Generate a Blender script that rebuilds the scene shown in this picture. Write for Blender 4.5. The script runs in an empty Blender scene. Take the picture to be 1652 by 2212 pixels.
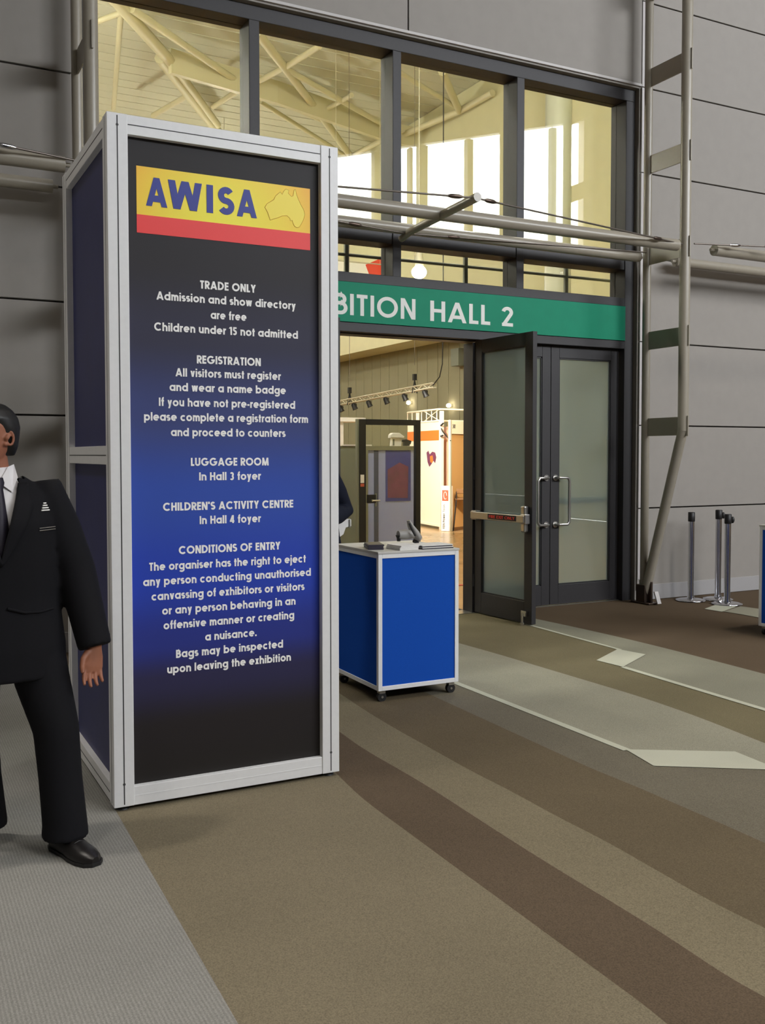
import bpy, bmesh, math, random
from mathutils import Vector, Matrix
from mathutils.bvhtree import BVHTree
random.seed(4)
sc = bpy.context.scene
C = bpy.context.collection

# ------------------------------------------------------------------ camera
F_PX, CX, CY = 2093.79, 816.53, 1061.94
YAW, PIT, ROLL, CAM_H = 0.476954, 0.038474, -0.000787, 1.56196
fw = Vector((math.sin(YAW)*math.cos(PIT), math.cos(YAW)*math.cos(PIT), -math.sin(PIT)))
rt0 = Vector((math.cos(YAW), -math.sin(YAW), 0)); up0 = rt0.cross(fw)
rt = rt0*math.cos(ROLL) + up0*math.sin(ROLL); up = up0*math.cos(ROLL) - rt0*math.sin(ROLL)
cam_data = bpy.data.cameras.new('camera'); cam = bpy.data.objects.new('camera', cam_data); C.objects.link(cam)
cam.matrix_world = Matrix(((rt.x, up.x, -fw.x, 0), (rt.y, up.y, -fw.y, 0), (rt.z, up.z, -fw.z, CAM_H), (0, 0, 0, 1)))
cam_data.sensor_fit = 'AUTO'; cam_data.sensor_width = 36; cam_data.lens = 36*F_PX/2212
cam_data.shift_x = (826-CX)/2212; cam_data.shift_y = (CY-1106)/2212
cam_data.clip_end = 300
sc.camera = cam

def ray(q): return fw + rt*((q[0]-CX)/F_PX) + up*((CY-q[1])/F_PX)
def onY(q, Y): d = ray(q); t = Y/d.y; return Vector((t*d.x, Y, CAM_H+t*d.z))
def onX(q, X): d = ray(q); t = X/d.x; return Vector((X, t*d.y, CAM_H+t*d.z))
def onZ(q, Z=0.0): d = ray(q); t = (Z-CAM_H)/d.z; return Vector((t*d.x, t*d.y, Z))

# ------------------------------------------------------------------ world, light, exposure
sc.view_settings.view_transform = 'Standard'; sc.view_settings.look = 'None'
sc.view_settings.gamma = 1; sc.view_settings.use_curve_mapping = False
sc.view_settings.exposure = 0.92
SKY = 14.0
w = bpy.data.worlds.new('overcast_sky'); sc.world = w; w.use_nodes = True
bg = w.node_tree.nodes['Background']; bg.inputs[0].default_value = (0.93, 0.96, 1.0, 1); bg.inputs[1].default_value = SKY
sc.cycles.use_denoising = True
sc.cycles.max_bounces = 8; sc.cycles.diffuse_bounces = 4; sc.cycles.glossy_bounces = 4
sc.cycles.transparent_max_bounces = 24; sc.cycles.transmission_bounces = 8
sc.cycles.sample_clamp_indirect = 6; sc.cycles.caustics_reflective = False; sc.cycles.caustics_refractive = False

def light(kind, name, loc, energy, col=(1, 1, 1), size=1.0, sy=None, target=None, spot=60, blend=.3):
    d = bpy.data.lights.new(name, kind); d.energy = energy; d.color = col
    if kind == 'AREA':
        d.size = size
        if sy: d.shape = 'RECTANGLE'; d.size_y = sy
    elif kind == 'SPOT':
        d.spot_size = math.radians(spot); d.spot_blend = blend; d.shadow_soft_size = size
    else: d.shadow_soft_size = size
    o = bpy.data.objects.new(name, d); C.objects.link(o); o.location = loc
    if target is not None:
        o.rotation_euler = (Vector(target)-Vector(loc)).to_track_quat('-Z', 'Y').to_euler()
    return o
# sky portal in the clerestory of the wall behind the camera
po = light('AREA', 'sky_portal', (9.5, -5.95, 8.7), 1, size=17, sy=5.2, target=(9.5, 10, 8.7)); po.data.cycles.is_portal = True
# added foyer fill lights, unseen, to balance the daylight (housings built below)
FOYER_FILLS = [(-4, -1), (-4, 4.5), (3, -2), (8, 2), (13, -1), (18, 3)]
for (x, y) in FOYER_FILLS:
    light('AREA', 'foyer_fill_light', (x, y, 11.85), 75, (1.0, .93, .84), 1.1, .5, (x, y, 0)).data.spread = math.radians(80)
# added hall lamps, placed out of view to light ceiling and partition
ADDED_HALL_LAMPS = [(0, 16, 7.6), (0, 28, 7.6), (1.5, 20, 8.6), (9, 27, 7.6), (-8, 22, 7.6), (3, 38, 7.6), (11, 37, 7.6), (8.0, 10.0, 8.6), (1.0, 9.8, 8.6)]
for (x, y, z) in ADDED_HALL_LAMPS:
    light('POINT', 'hall_point_light', (x, y, z-.32), 2300 if y < 11 else 1050, (1.0, .98, .95) if y < 11 else (1.0, .97, .86), .16)

# ------------------------------------------------------------------ helpers
def lin(c): 
    f = lambda v: v/12.92 if v <= .04045 else ((v+.055)/1.055)**2.4
    return tuple(f(v/255) for v in c) + (1,)
MATS = {}
def mat(name, col, rough=.6, metal=0.0, noise=0.0, scale=60, spec=.5, bump=0.0, emit=None, es=0):
    m = bpy.data.materials.new(name); m.use_nodes = True; nt = m.node_tree; b = nt.nodes['Principled BSDF']
    b.inputs['Base Color'].default_value = lin(col); b.inputs['Roughness'].default_value = rough
    b.inputs['Metallic'].default_value = metal; b.inputs['Specular IOR Level'].default_value = spec
    if noise or bump:
        tc = nt.nodes.new('ShaderNodeTexCoord'); nz = nt.nodes.new('ShaderNodeTexNoise')
        nz.inputs['Scale'].default_value = scale; nz.inputs['Detail'].default_value = 3
        nt.links.new(tc.outputs['Object'], nz.inputs['Vector'])
        if noise:
            mr = nt.nodes.new('ShaderNodeMapRange'); mr.inputs[1].default_value = .25; mr.inputs[2].default_value = .75
            mr.inputs[3].default_value = 1-noise; mr.inputs[4].default_value = 1+noise
            mx = nt.nodes.new('ShaderNodeVectorMath'); mx.operation = 'SCALE'
            mx.inputs[0].default_value = lin(col)[:3]
            nt.links.new(nz.outputs['Fac'], mr.inputs[0]); nt.links.new(mr.outputs[0], mx.inputs['Scale'])
            nt.links.new(mx.outputs[0], b.inputs['Base Color'])
        if bump:
            bp = nt.nodes.new('ShaderNodeBump'); bp.inputs['Strength'].default_value = bump; bp.inputs['Distance'].default_value = .004
            nt.links.new(nz.outputs['Fac'], bp.inputs['Height']); nt.links.new(bp.outputs[0], b.inputs['Normal'])
    if emit:
        b.inputs['Emission Color'].default_value = lin(emit); b.inputs['Emission Strength'].default_value = es
    MATS[name] = m; return m
def glass_mat(name, tint=(1, 1, 1), haze=0.0, hazecol=(150, 155, 150), ior=1.5):
    m = bpy.data.materials.new(name); m.use_nodes = True; nt = m.node_tree; N = nt.nodes; L = nt.links
    N.remove(N['Principled BSDF']); out = N['Material Output']
    tr = N.new('ShaderNodeBsdfTransparent'); tr.inputs[0].default_value = (*tint, 1)
    gl = N.new('ShaderNodeBsdfGlossy'); gl.inputs['Roughness'].default_value = 0.0
    fr = N.new('ShaderNodeFresnel'); ge = N.new('ShaderNodeNewGeometry'); im = N.new('ShaderNodeMapRange')
    im.inputs[3].default_value = ior; im.inputs[4].default_value = 1/ior   # the same reflectance on both faces of a pane
    L.new(ge.outputs['Backfacing'], im.inputs[0]); L.new(im.outputs[0], fr.inputs[0])
    mx = N.new('ShaderNodeMixShader'); L.new(fr.outputs[0], mx.inputs[0]); L.new(gl.outputs[0], mx.inputs[2])
    if haze:
        df = N.new('ShaderNodeBsdfDiffuse'); df.inputs[0].default_value = lin(hazecol)
        tl = N.new('ShaderNodeBsdfTranslucent'); tl.inputs[0].default_value = lin(hazecol)
        a = N.new('ShaderNodeMixShader'); a.inputs[0].default_value = .5; L.new(df.outputs[0], a.inputs[1]); L.new(tl.outputs[0], a.inputs[2])
        b = N.new('ShaderNodeMixShader'); b.inputs[0].default_value = haze; L.new(tr.outputs[0], b.inputs[1]); L.new(a.outputs[0], b.inputs[2])
        L.new(b.outputs[0], mx.inputs[1])
    else: L.new(tr.outputs[0], mx.inputs[1])
    L.new(mx.outputs[0], out.inputs[0]); MATS[name] = m; return m

ORG = {}
def wloc(o): return ORG.get(o.name, Vector((0, 0, 0))) if o else Vector((0, 0, 0))
class MB:
    def __init__(s): s.v = []; s.f = []; s.m = []; s.sm = []
    def add(s, vs, fs, mi=0, smooth=False):
        k = len(s.v); s.v += [Vector(v) for v in vs]
        for f in fs: s.f.append([i+k for i in f]); s.m.append(mi); s.sm.append(smooth)
        return s
    def box(s, x0, x1, y0, y1, z0, z1, mi=0):
        return s.add([(x0,y0,z0),(x1,y0,z0),(x1,y1,z0),(x0,y1,z0),(x0,y0,z1),(x1,y0,z1),(x1,y1,z1),(x0,y1,z1)],
            [(0,3,2,1),(4,5,6,7),(0,1,5,4),(1,2,6,5),(2,3,7,6),(3,0,4,7)], mi)
    def obox(s, o, u, v, n, mi=0):
        o, u, v, n = map(Vector, (o, u, v, n)); 
        P = [o, o+u, o+u+v, o+v, o+n, o+u+n, o+u+v+n, o+v+n]
        return s.add(P, [(0,3,2,1),(4,5,6,7),(0,1,5,4),(1,2,6,5),(2,3,7,6),(3,0,4,7)], mi)
    def quad(s, a, b, c, d, mi=0): return s.add([a,b,c,d], [(0,1,2,3)], mi)
    def poly(s, pts, mi=0): return s.add(pts, [tuple(range(len(pts)))], mi)
    def prism(s, pts, off, mi=0):
        n = len(pts); off = Vector(off); P = [Vector(p) for p in pts]; Q = [p+off for p in P]
        return s.add(P+Q, [tuple(range(n))[::-1], tuple(range(n, 2*n))]+[(i, (i+1) % n, n+(i+1) % n, n+i) for i in range(n)], mi)
    def loft(s, rings, mi=0, cap=True, smooth=True):
        n = len(rings[0]); vs = [v for r in rings for v in r]; fs = []
        for k in range(len(rings)-1):
            for i in range(n):
                fs.append((k*n+i, k*n+(i+1) % n, (k+1)*n+(i+1) % n, (k+1)*n+i))
        s.add(vs, fs, mi, smooth)
        if cap:
            s.add(rings[0], [tuple(range(n))[::-1]], mi); s.add(rings[-1], [tuple(range(n))], mi)
        return s
    def tube(s, pts, r, n=14, mi=0, cap=True, flat=None, smooth=True):
        """round tube along points; r number or list; flat = (axis, ratio) squashes across an axis"""
        P = [Vector(p) for p in pts]; R = r if isinstance(r, (list, tuple)) else [r]*len(P)
        rings = []; ref = None
        for i, p in enumerate(P):
            t = ((P[min(i+1, len(P)-1)]-p).normalized() + (p-P[max(i-1, 0)]).normalized())
            t = t.normalized() if t.length > 1e-6 else Vector((0, 0, 1))
            if ref is None:
                ref = Vector((0, 1, 0)) if abs(t.y) < .9 else Vector((1, 0, 0))
            a = t.cross(ref).normalized(); b = a.cross(t).normalized(); ref = b
            rings.append([p + (a*math.cos(2*math.pi*k/n)+b*math.sin(2*math.pi*k/n))*R[i] for k in range(n)])
        return s.loft(rings, mi, cap, smooth)
    def lathe(s, c, prof, n=24, mi=0, smooth=True):
        c = Vector(c)
        return s.loft([[c+Vector((r*math.cos(2*math.pi*k/n), r*math.sin(2*math.pi*k/n), z)) for k in range(n)] for r, z in prof], mi, True, smooth)
    def ell(s, c, rx, ry, rz, n=16, m=10, mi=0):
        c = Vector(c); rings = []
        for j in range(m+1):
            a = -math.pi/2 + math.pi*(j+.0001)/(m+.0002)
            rings.append([c+Vector((rx*math.cos(a)*math.cos(2*math.pi*k/n), ry*math.cos(a)*math.sin(2*math.pi*k/n), rz*math.sin(a))) for k in range(n)])
        return s.loft(rings, mi)
    def build(s, name, mats, parent=None, bevel=0, at=None):
        org = wloc(parent) if parent else (Vector(at) if at else Vector((0, 0, 0)))
        me = bpy.data.meshes.new(name); me.from_pydata([v-org for v in s.v], [], s.f)
        for m in (mats if isinstance(mats, (list, tuple)) else [mats]): me.materials.append(m)
        me.polygons.foreach_set('material_index', s.m); me.polygons.foreach_set('use_smooth', s.sm); me.update()
        o = bpy.data.objects.new(name, me); C.objects.link(o)
        if parent: o.parent = parent
        else: o.location = org
        ORG[o.name] = org
        if bevel:
            b = o.modifiers.new('bevel', 'BEVEL'); b.width = bevel; b.segments = 2; b.limit_method = 'ANGLE'
        return o
def tag(o, label=None, cat=None, group=None, kind=None):
    if label: o['label'] = label
    if cat: o['category'] = cat
    if group: o['group'] = group
    if kind: o['kind'] = kind
    return o
def root(name, loc, label=None, cat=None, group=None, kind=None):
    o = bpy.data.objects.new(name, None); C.objects.link(o); o.location = loc; o.empty_display_size = .1
    ORG[o.name] = Vector(loc); return tag(o, label, cat, group, kind)
def copy_tree(o, delta=None, parent=None):
    c = o.copy(); C.objects.link(c); ORG[c.name] = wloc(o) + (Vector(delta) if delta else Vector((0,0,0)))
    if parent: c.parent = parent
    elif delta: c.location = o.location + Vector(delta)
    for ch in list(o.children): copy_tree(ch, delta, c)
    return c
def struct(o): o['kind'] = 'structure'; return o

# ------------------------------------------------------------------ lettering drawn with strokes
def arc(cx, cy, rx, ry, a0, a1, n=16):
    return [(cx+rx*math.cos(math.radians(a0+(a1-a0)*i/n)), cy+ry*math.sin(math.radians(a0+(a1-a0)*i/n))) for i in range(n+1)]
def glyph(ch, w, X=.74):
    h = w/2; R = X/2-h; Rc = .5-h; s2 = 2*R+w; r2 = R*.78; D = lambda *a: ('D',)+a
    circ = arc(h+R, X/2, R, R, 0, 360, 28); xs = h+2*R
    arch = lambda x, r: [(x, X-h-r)]+arc(x+r, X-h-r, r, r, 180, 0, 12)+[(x+2*r, 0)]
    G = {
    ' ': ([], .26), '.': ([[(h, 0), (h, w*1.05)]], w), '-': ([[(0, .36), (.3, .36)]], .3), "'": ([[(h, 1), (h*.8, .72)]], w),
    'a': ([circ, [(xs, X), (xs, 0)]], s2), 'b': ([circ, [(h, 1.02), (h, 0)]], s2),
    'c': ([arc(h+R, X/2, R, R, 48, 312, 22)], s2-.08), 'd': ([circ, [(xs, 1.02), (xs, 0)]], s2),
    'e': ([arc(h+R, X/2, R, R, 0, 312, 24), [(h, X/2), (xs+h*.8, X/2)]], s2),
    'f': ([[(.17, 0), (.17, .8)]+arc(.17+.15, .84, .15, .18-h*.3, 180, 90, 8), [(0, X-h), (.34, X-h)]], .33),
    'g': ([circ, [(xs, X), (xs, -.04)]+arc(h+R, -.04, R, .24-h*.5, 0, -150, 12)], s2),
    'h': ([[(h, 1.02), (h, 0)], arch(h, r2)], 2*r2+w), 'i': ([[(h, X), (h, 0)], [(h, 1.02), (h, .85)]], w),
    'j': ([[(h, X), (h, -.12)]+arc(h-.13, -.12, .13, .13, 0, -90, 6), [(h, 1.02), (h, .85)]], w),
    'k': ([[(h, 1.02), (h, 0)], D(.16, .3, .42, X), D(.46, 0, .26, .42)], .52), 'l': ([[(h, 1.02), (h, 0)]], w),
    'm': ([[(h, X), (h, 0)], arch(h, r2*.84), arch(h+2*r2*.84, r2*.84)], 4*r2*.84+w),
    'n': ([[(h, X), (h, 0)], arch(h, r2)], 2*r2+w), 'o': ([circ], s2), 'p': ([circ, [(h, X), (h, -.27)]], s2),
    'q': ([circ, [(xs, X), (xs, -.27)]], s2), 'r': ([[(h, X), (h, 0)], arc(h+.2, X-h-.2, .2, .2, 180, 70, 8)], .35),
    's': ([arc(.23, X*.75-h*.5, .155, X/4-h*.5, 35, 270, 12)+arc(.23, X*.25+h*.5, .165, X/4-h*.5, 90, -145, 12)], .46),
    't': ([[(.17, .95), (.17, 0)], [(0, X-h), (.34, X-h)]], .34),
    'u': ([[(h, X), (h, h+r2)]+arc(h+r2, h+r2, r2, r2, 180, 360, 12), [(h+2*r2, X), (h+2*r2, 0)]], 2*r2+w),
    'v': ([D(h, X, .28, 0), D(.56-h, X, .28, 0)], .56), 'w': ([D(h, X, .23, 0), D(.4, X, .23, 0), D(.4, X, .57, 0), D(.8-h, X, .57, 0)], .8),
    'x': ([D(h, X, .5-h, 0), D(.5-h, X, h, 0)], .5), 'y': ([D(h, X, .3, 0), D(.56-h, X, .19, -.27)], .56),
    'A': ([D(h, 0, .43, 1), D(.86-h, 0, .43, 1), [(.2, .27), (.66, .27)]], .86),
    'B': ([[(h, 1), (h, 0)], [(h, 1-h), (.3, 1-h)]+arc(.3, (1.54-h)/2, (.46-h)/2, (.46-h)/2, 90, -90, 10)+[(h, .54)],
           [(h, .54), (.31, .54)]+arc(.31, (.54+h)/2, (.54-h)/2, (.54-h)/2, 90, -90, 10)+[(h, h)]], .6),
    'C': ([arc(.5, .5, Rc, Rc, 45, 315, 26)], .9), 'D': ([[(h, 1), (h, 0)], [(h, 1-h), (.28, 1-h)]+arc(.28, .5, Rc, Rc, 90, -90, 16)+[(h, h)]], .78),
    'E': ([[(h, 1), (h, 0)], [(h, 1-h), (.5, 1-h)], [(h, .52), (.48, .52)], [(h, h), (.5, h)]], .5),
    'F': ([[(h, 1), (h, 0)], [(h, 1-h), (.48, 1-h)], [(h, .5), (.45, .5)]], .48),
    'G': ([arc(.5, .5, Rc, Rc, 45, 360, 28), [(.55, .47), (1, .47)]], 1.0),
    'H': ([[(h, 1), (h, 0)], [(.68-h, 1), (.68-h, 0)], [(h, .52), (.68-h, .52)]], .68), 'I': ([[(h, 1), (h, 0)]], w),
    'J': ([[(.4-h, 1), (.4-h, .25)]+arc(.2, .22, .2-h, .22-h, 0, -180, 10)], .4),
    'K': ([[(h, 1), (h, 0)], D(.18, .42, .52, 1), D(.58, 0, .26, .6)], .64), 'L': ([[(h, 1), (h, 0)], [(h, h), (.44, h)]], .44),
    'M': ([D(h, 0, .16, 1), D(.16, 1, .46, 0), D(.76, 1, .46, 0), D(.92-h, 0, .76, 1)], .92),
    'N': ([[(h, 1), (h, 0)], [(.72-h, 1), (.72-h, 0)], D(h*1.15, 1, .72-h*1.15, 0)], .72), 'O': ([arc(.5, .5, Rc, Rc, 0, 360, 32)], 1.0),
    'P': ([[(h, 1), (h, 0)], [(h, 1-h), (.3, 1-h)]+arc(.3, (1.46-h)/2, (.54-h)/2, (.54-h)/2, 90, -90, 10)+[(h, .46)]], .58),
    'R': ([[(h, 1), (h, 0)], [(h, 1-h), (.3, 1-h)]+arc(.3, (1.46-h)/2, (.54-h)/2, (.54-h)/2, 90, -90, 10)+[(h, .46)], D(.53, 0, .27, .46)], .6),
    'S': ([arc(.28, .75-h*.5, .19, .25-h*.5, 30, 270, 14)+arc(.28, .25+h*.5, .2, .25-h*.5, 90, -150, 14)], .56),
    'T': ([[(.25, 1), (.25, 0)], [(0, 1-h), (.5, 1-h)]], .5), 'U': ([[(h, 1), (h, .32)]+arc(.34, .32, .34-h, .32-h, 180, 360, 14)+[(.68-h, 1)]], .68),
    'V': ([D(h, 1, .36, 0), D(.72-h, 1, .36, 0)], .72), 'W': ([D(h, 1, .28, 0), D(.55, 1, .28, 0), D(.55, 1, .82, 0), D(1.1-h, 1, .82, 0)], 1.1),
    'X': ([D(h, 1, .66-h, 0), D(.66-h, 1, h, 0)], .66), 'Y': ([D(h, 1, .33, .42), D(.66-h, 1, .33, .42), [(.33, .46), (.33, 0)]], .66),
    '0': ([arc(.29, .5, .29-h, .5-h, 0, 360, 24)], .58), '1': ([[(.24, 1), (.24, 0)], D(.06, .78, .2, .98)], .34),
    '2': ([arc(.28, .72, .28-h, .28-h, 170, -35, 14)+[(.12, h*1.2)], [(0.02, h), (.56, h)]], .58),
    '3': ([arc(.25, .75-h*.5, .22-h*.6, .25-h*.5, 150, -90, 12), arc(.25, .25+h*.4, .27-h, .27-h*.6, 90, -150, 14)], .53),
    '4': ([[(.42, 1), (.42, 0)], D(.09, .24, .4, 1), [(0, .25), (.58, .25)]], .6),
    '5': ([[(.5, 1-h), (.16, 1-h), (.12, .56)], arc(.26, .32, .28-h, .32-h, 130, -150, 16)], .55),
    }
    return G[ch]
def offs(pts, w):
    n = len(pts); closed = n > 3 and math.hypot(pts[0][0]-pts[-1][0], pts[0][1]-pts[-1][1]) < 1e-5
    L = []; Rr = []
    for i in range(n):
        a = pts[i-1] if i > 0 else (pts[-2] if closed else None); b = pts[i+1] if i < n-1 else (pts[1] if closed else None)
        p = pts[i]; ds = []
        if a: ds.append(Vector((p[0]-a[0], p[1]-a[1])).normalized())
        if b: ds.append(Vector((b[0]-p[0], b[1]-p[1])).normalized())
        t = sum(ds, Vector((0, 0))).normalized(); k = 1/max(.5, t.dot(ds[0])); nn = Vector((-t.y, t.x))*w/2*k
        L.append((p[0]+nn.x, p[1]+nn.y)); Rr.append((p[0]-nn.x, p[1]-nn.y))
    return L, Rr
def text(mb, s, P0, ux, uz, nr, width=None, cap=.05, w=.17, ls=.085, depth=.0015, X=.74, align='l', sx=None, mi=0):
    P0, ux, uz, nr = Vector(P0), Vector(ux), Vector(uz), Vector(nr)
    x = 0; items = []; cnt = 0
    for ch in s:
        st, adv = glyph(ch, w, X); items.append((x, st)); x += adv+ls
    tot = x-ls; k = (width/tot) if width else (sx or cap)
    if align == 'c': P0 = P0 - ux*(tot*k/2)
    T = lambda a, b, d: P0+ux*(a*k)+uz*(b*cap)+nr*d
    for x0, sts in items:
        for st in sts:
            if st[0] == 'D':
                _, xa, ya, xb, yb = st; hw = w/2*math.hypot(xb-xa, yb-ya)/abs(yb-ya)
                q = [(xa-hw, ya), (xa+hw, ya), (xb+hw, yb), (xb-hw, yb)]; segs = [q]
            else:
                A, B = offs(st, w); segs = [[A[i], B[i], B[i+1], A[i+1]] for i in range(len(st)-1)]
            cnt += 1; dd = depth+.00012*(cnt % 4)
            for q in segs:
                F = [T(x0+a, b, dd) for a, b in q]; K = [T(x0+a, b, -.0005) for a, b in q]
                if (F[1]-F[0]).cross(F[2]-F[0]).dot(nr) < 0: F.reverse(); K.reverse()
                mb.add(F+K, [(0,1,2,3), (0,4,5,1), (1,5,6,2), (2,6,7,3), (3,7,4,0)], mi)
    return mb

# ------------------------------------------------------------------ materials
M = {}
M['wall'] = mat('grey_wall_panel', (147, 142, 136), .75, noise=.03, scale=9)
M['gap'] = mat('panel_joint', (96, 93, 90), .9)
M['skirt'] = mat('grey_skirting', (160, 158, 158), .6)
M['trim'] = mat('light_edge_trim', (188, 184, 182), .5)
M['frame'] = mat('charcoal_frame', (40, 38, 40), .55, noise=.06, scale=30)
M['framed'] = mat('dark_seal', (28, 28, 30), .5)
M['steel'] = mat('painted_tube', (150, 143, 129), .32, noise=.03, scale=20)
M['cable'] = mat('steel_cable', (120, 112, 105), .35, .7)
M['fitting'] = mat('cable_fitting', (95, 82, 74), .3, .8)
M['alu'] = mat('silver_aluminium', (232, 233, 234), .42, .0, noise=.02, scale=40)
M['groove'] = mat('profile_groove', (60, 60, 62), .6)
M['navy'] = mat('navy_panel', (42, 47, 98), .5, noise=.08, scale=6)
M['white'] = mat('white_lettering', (252, 252, 250), .6)
M['signwhite'] = mat('sign_lettering', (232, 232, 226), .6)
M['green'] = mat('green_sign', (12, 134, 102), .6, spec=.25, noise=.04, scale=8)
M['red'] = mat('red_band', (246, 66, 66), .5)
M['logoblue'] = mat('logo_blue', (48, 60, 150), .5)
M['ink'] = mat('black_ink', (32, 30, 30), .6)
M['blue'] = mat('blue_carpet_panel', (26, 80, 180), .95, noise=.14, scale=500, spec=.1)
M['ctop'] = mat('counter_top_laminate', (196, 194, 188), .45)
M['castor'] = mat('castor_black', (26, 26, 28), .5)
M['chrome'] = mat('chrome', (215, 215, 220), .12, 1.0)
M['dull'] = mat('brushed_steel', (190, 188, 184), .28, .9)
M['black'] = mat('black_plastic', (24, 23, 24), .5)
M['suit'] = mat('black_suit_cloth', (19, 19, 23), .85, noise=.12, scale=120, spec=.2)
M['suit2'] = mat('navy_sleeve_cloth', (20, 24, 38), .85, noise=.12, scale=120, spec=.2)
M['shirt'] = mat('white_shirt_cloth', (224, 222, 224), .8, noise=.02, scale=40)
M['skin'] = mat('brown_skin', (150, 96, 72), .55, noise=.06, scale=40)
M['hair'] = mat('black_hair', (14, 13, 14), .5, noise=.2, scale=150)
M['shoe'] = mat('black_shoe_leather', (22, 20, 20), .35)
M['tie'] = mat('dark_tie', (34, 30, 44), .6)
M['glass'] = glass_mat('window_glass', (.97, .985, .965))
M['film'] = glass_mat('door_glass_film', (.9, .93, .9), .58, (152, 164, 160))
# hall
M['olive'] = mat('olive_hall_wall', (142, 138, 112), .8, noise=.03, scale=3)
M['cream'] = mat('cream_hall_panel', (208, 203, 165), .7, noise=.03, scale=3)
M['ceil'] = mat('cream_ceiling', (200, 199, 178), .8, noise=.02, scale=2)
M['concrete'] = mat('brown_polished_concrete', (172, 138, 98), .22, noise=.12, scale=2)
M['mat'] = mat('dark_door_mat', (52, 50, 48), .9, noise=.1, scale=200)
M['truss'] = mat('cream_truss_paint', (205, 198, 162), .5)
M['ltruss'] = mat('light_truss_alu', (205, 200, 180), .4, .3)
M['glow'] = mat('lamp_glass', (255, 240, 200), .4, emit=(255, 244, 205), es=40)
M['glow2'] = mat('spot_lamp_glass', (255, 244, 220), .4, emit=(255, 240, 214), es=14)
M['boothw'] = mat('white_booth_panel', (238, 228, 208), .6)
M['boothp'] = mat('pink_booth_panel', (214, 172, 150), .7)
M['bootho'] = mat('tan_booth_panel', (206, 160, 104), .7)
M['orange'] = mat('orange_print', (236, 118, 40), .6)
M['brown'] = mat('brown_seat', (122, 84, 48), .5)
M['redbrown'] = mat('red_brown_logo', (190, 92, 66), .6)
M['lav'] = mat('lavender_panel', (156, 164, 214), .35)
M['greyp'] = mat('grey_partition', (118, 122, 108), .6)
M['maroon'] = mat('maroon_print', (112, 52, 84), .6, noise=.25, scale=6)
M['pblue'] = mat('blue_print', (56, 58, 140), .6, noise=.15, scale=8)
M['paper'] = mat('white_paper', (232, 230, 226), .7)
M['mag'] = mat('dark_magazine_cover', (52, 48, 60), .4, noise=.3, scale=30)
M['scan'] = mat('grey_scanner_plastic', (150, 148, 144), .4)
M['tape'] = mat('red_tape', (196, 60, 40), .6)
M['banner'] = mat('red_banner', (214, 70, 50), .6)

def carpet(name, col, noise=.3, rib=False):
    col = tuple(min(255, c*.94) for c in col)
    m = mat(name, col, .95, noise=noise, scale=210, spec=.08); nt = m.node_tree; N = nt.nodes; L = nt.links; b = N['Principled BSDF']
    tc = [n for n in N if n.type == 'TEX_COORD'][0]; old = b.inputs['Base Color'].links[0].from_socket
    nz = N.new('ShaderNodeTexNoise'); nz.inputs['Scale'].default_value = 1.6; nz.inputs['Detail'].default_value = 4
    mr = N.new('ShaderNodeMapRange'); mr.inputs[1].default_value = .3; mr.inputs[2].default_value = .7; mr.inputs[3].default_value = .93; mr.inputs[4].default_value = 1.07
    sc_ = N.new('ShaderNodeVectorMath'); sc_.operation = 'SCALE'
    L.new(tc.outputs['Object'], nz.inputs['Vector']); L.new(nz.outputs['Fac'], mr.inputs[0]); L.new(mr.outputs[0], sc_.inputs['Scale']); L.new(old, sc_.inputs[0])
    cur = sc_.outputs[0]
    if rib:
        wv = N.new('ShaderNodeTexWave'); wv.inputs['Scale'].default_value = 26; wv.bands_direction = 'X'; wv.inputs['Distortion'].default_value = .6
        L.new(tc.outputs['Object'], wv.inputs['Vector'])
        m2 = N.new('ShaderNodeMapRange'); m2.inputs[3].default_value = .88; m2.inputs[4].default_value = 1.1
        s2 = N.new('ShaderNodeVectorMath'); s2.operation = 'SCALE'
        L.new(wv.outputs['Fac'], m2.inputs[0]); L.new(m2.outputs[0], s2.inputs['Scale']); L.new(cur, s2.inputs[0]); cur = s2.outputs[0]
    L.new(cur, b.inputs['Base Color']); return m

# ------------------------------------------------------------------ dimensions
YW = 7.8626; YF = 7.94; YG = 8.09; YD = 8.03
XL, XR = 1.41, 7.164          # opening in the wall
ZT = 5.392                    # top of opening
ZJ = [6.2729-.8813*k for k in range(-6, 8)]
CEIL = 12.0
FX0, FX1, FY0 = -9.0, 26.0, -6.02

# ------------------------------------------------------------------ foyer shell
def c2(l): return [(700+.57627*x, 1240+.57627*y) for x, y in l]
def fl(l): return [onZ(q) for q in l]
def ext(P, a=0, b=0):
    P = list(P)
    if a: P.insert(0, P[0]+(P[0]-P[1]).normalized()*a)
    if b: P.append(P[-1]+(P[-1]-P[-2]).normalized()*b)
    return P
FM = [carpet('brown_carpet', (96, 82, 66)), carpet('grey_green_carpet', (138, 136, 120)), carpet('olive_carpet', (116, 108, 84)),
      carpet('pale_grey_carpet', (150, 147, 130)), carpet('slate_carpet', (112, 106, 92)), carpet('umber_carpet', (103, 92, 73)),
      carpet('tan_carpet', (126, 117, 96)), carpet('dark_umber_carpet', (96, 83, 68)), carpet('sand_carpet', (126, 117, 97)),
      carpet('ribbed_grey_carpet', (143, 142, 137), .24, True), carpet('white_stripe_carpet', (190, 190, 172), .06)]
b78 = fl(c2([(780, 165), (1000, 212), (1250, 270), (1652, 375)]))
b67 = fl(c2([(750, 185), (1110, 285), (1120, 350), (1652, 510)]))
b56 = fl(c2([(500, 258), (650, 300), (800, 345), (1000, 405), (1200, 465), (1400, 535), (1652, 635)]))
b45 = fl(c2([(490, 408), (1130, 660), (1235, 722), (1652, 735)]))
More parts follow.
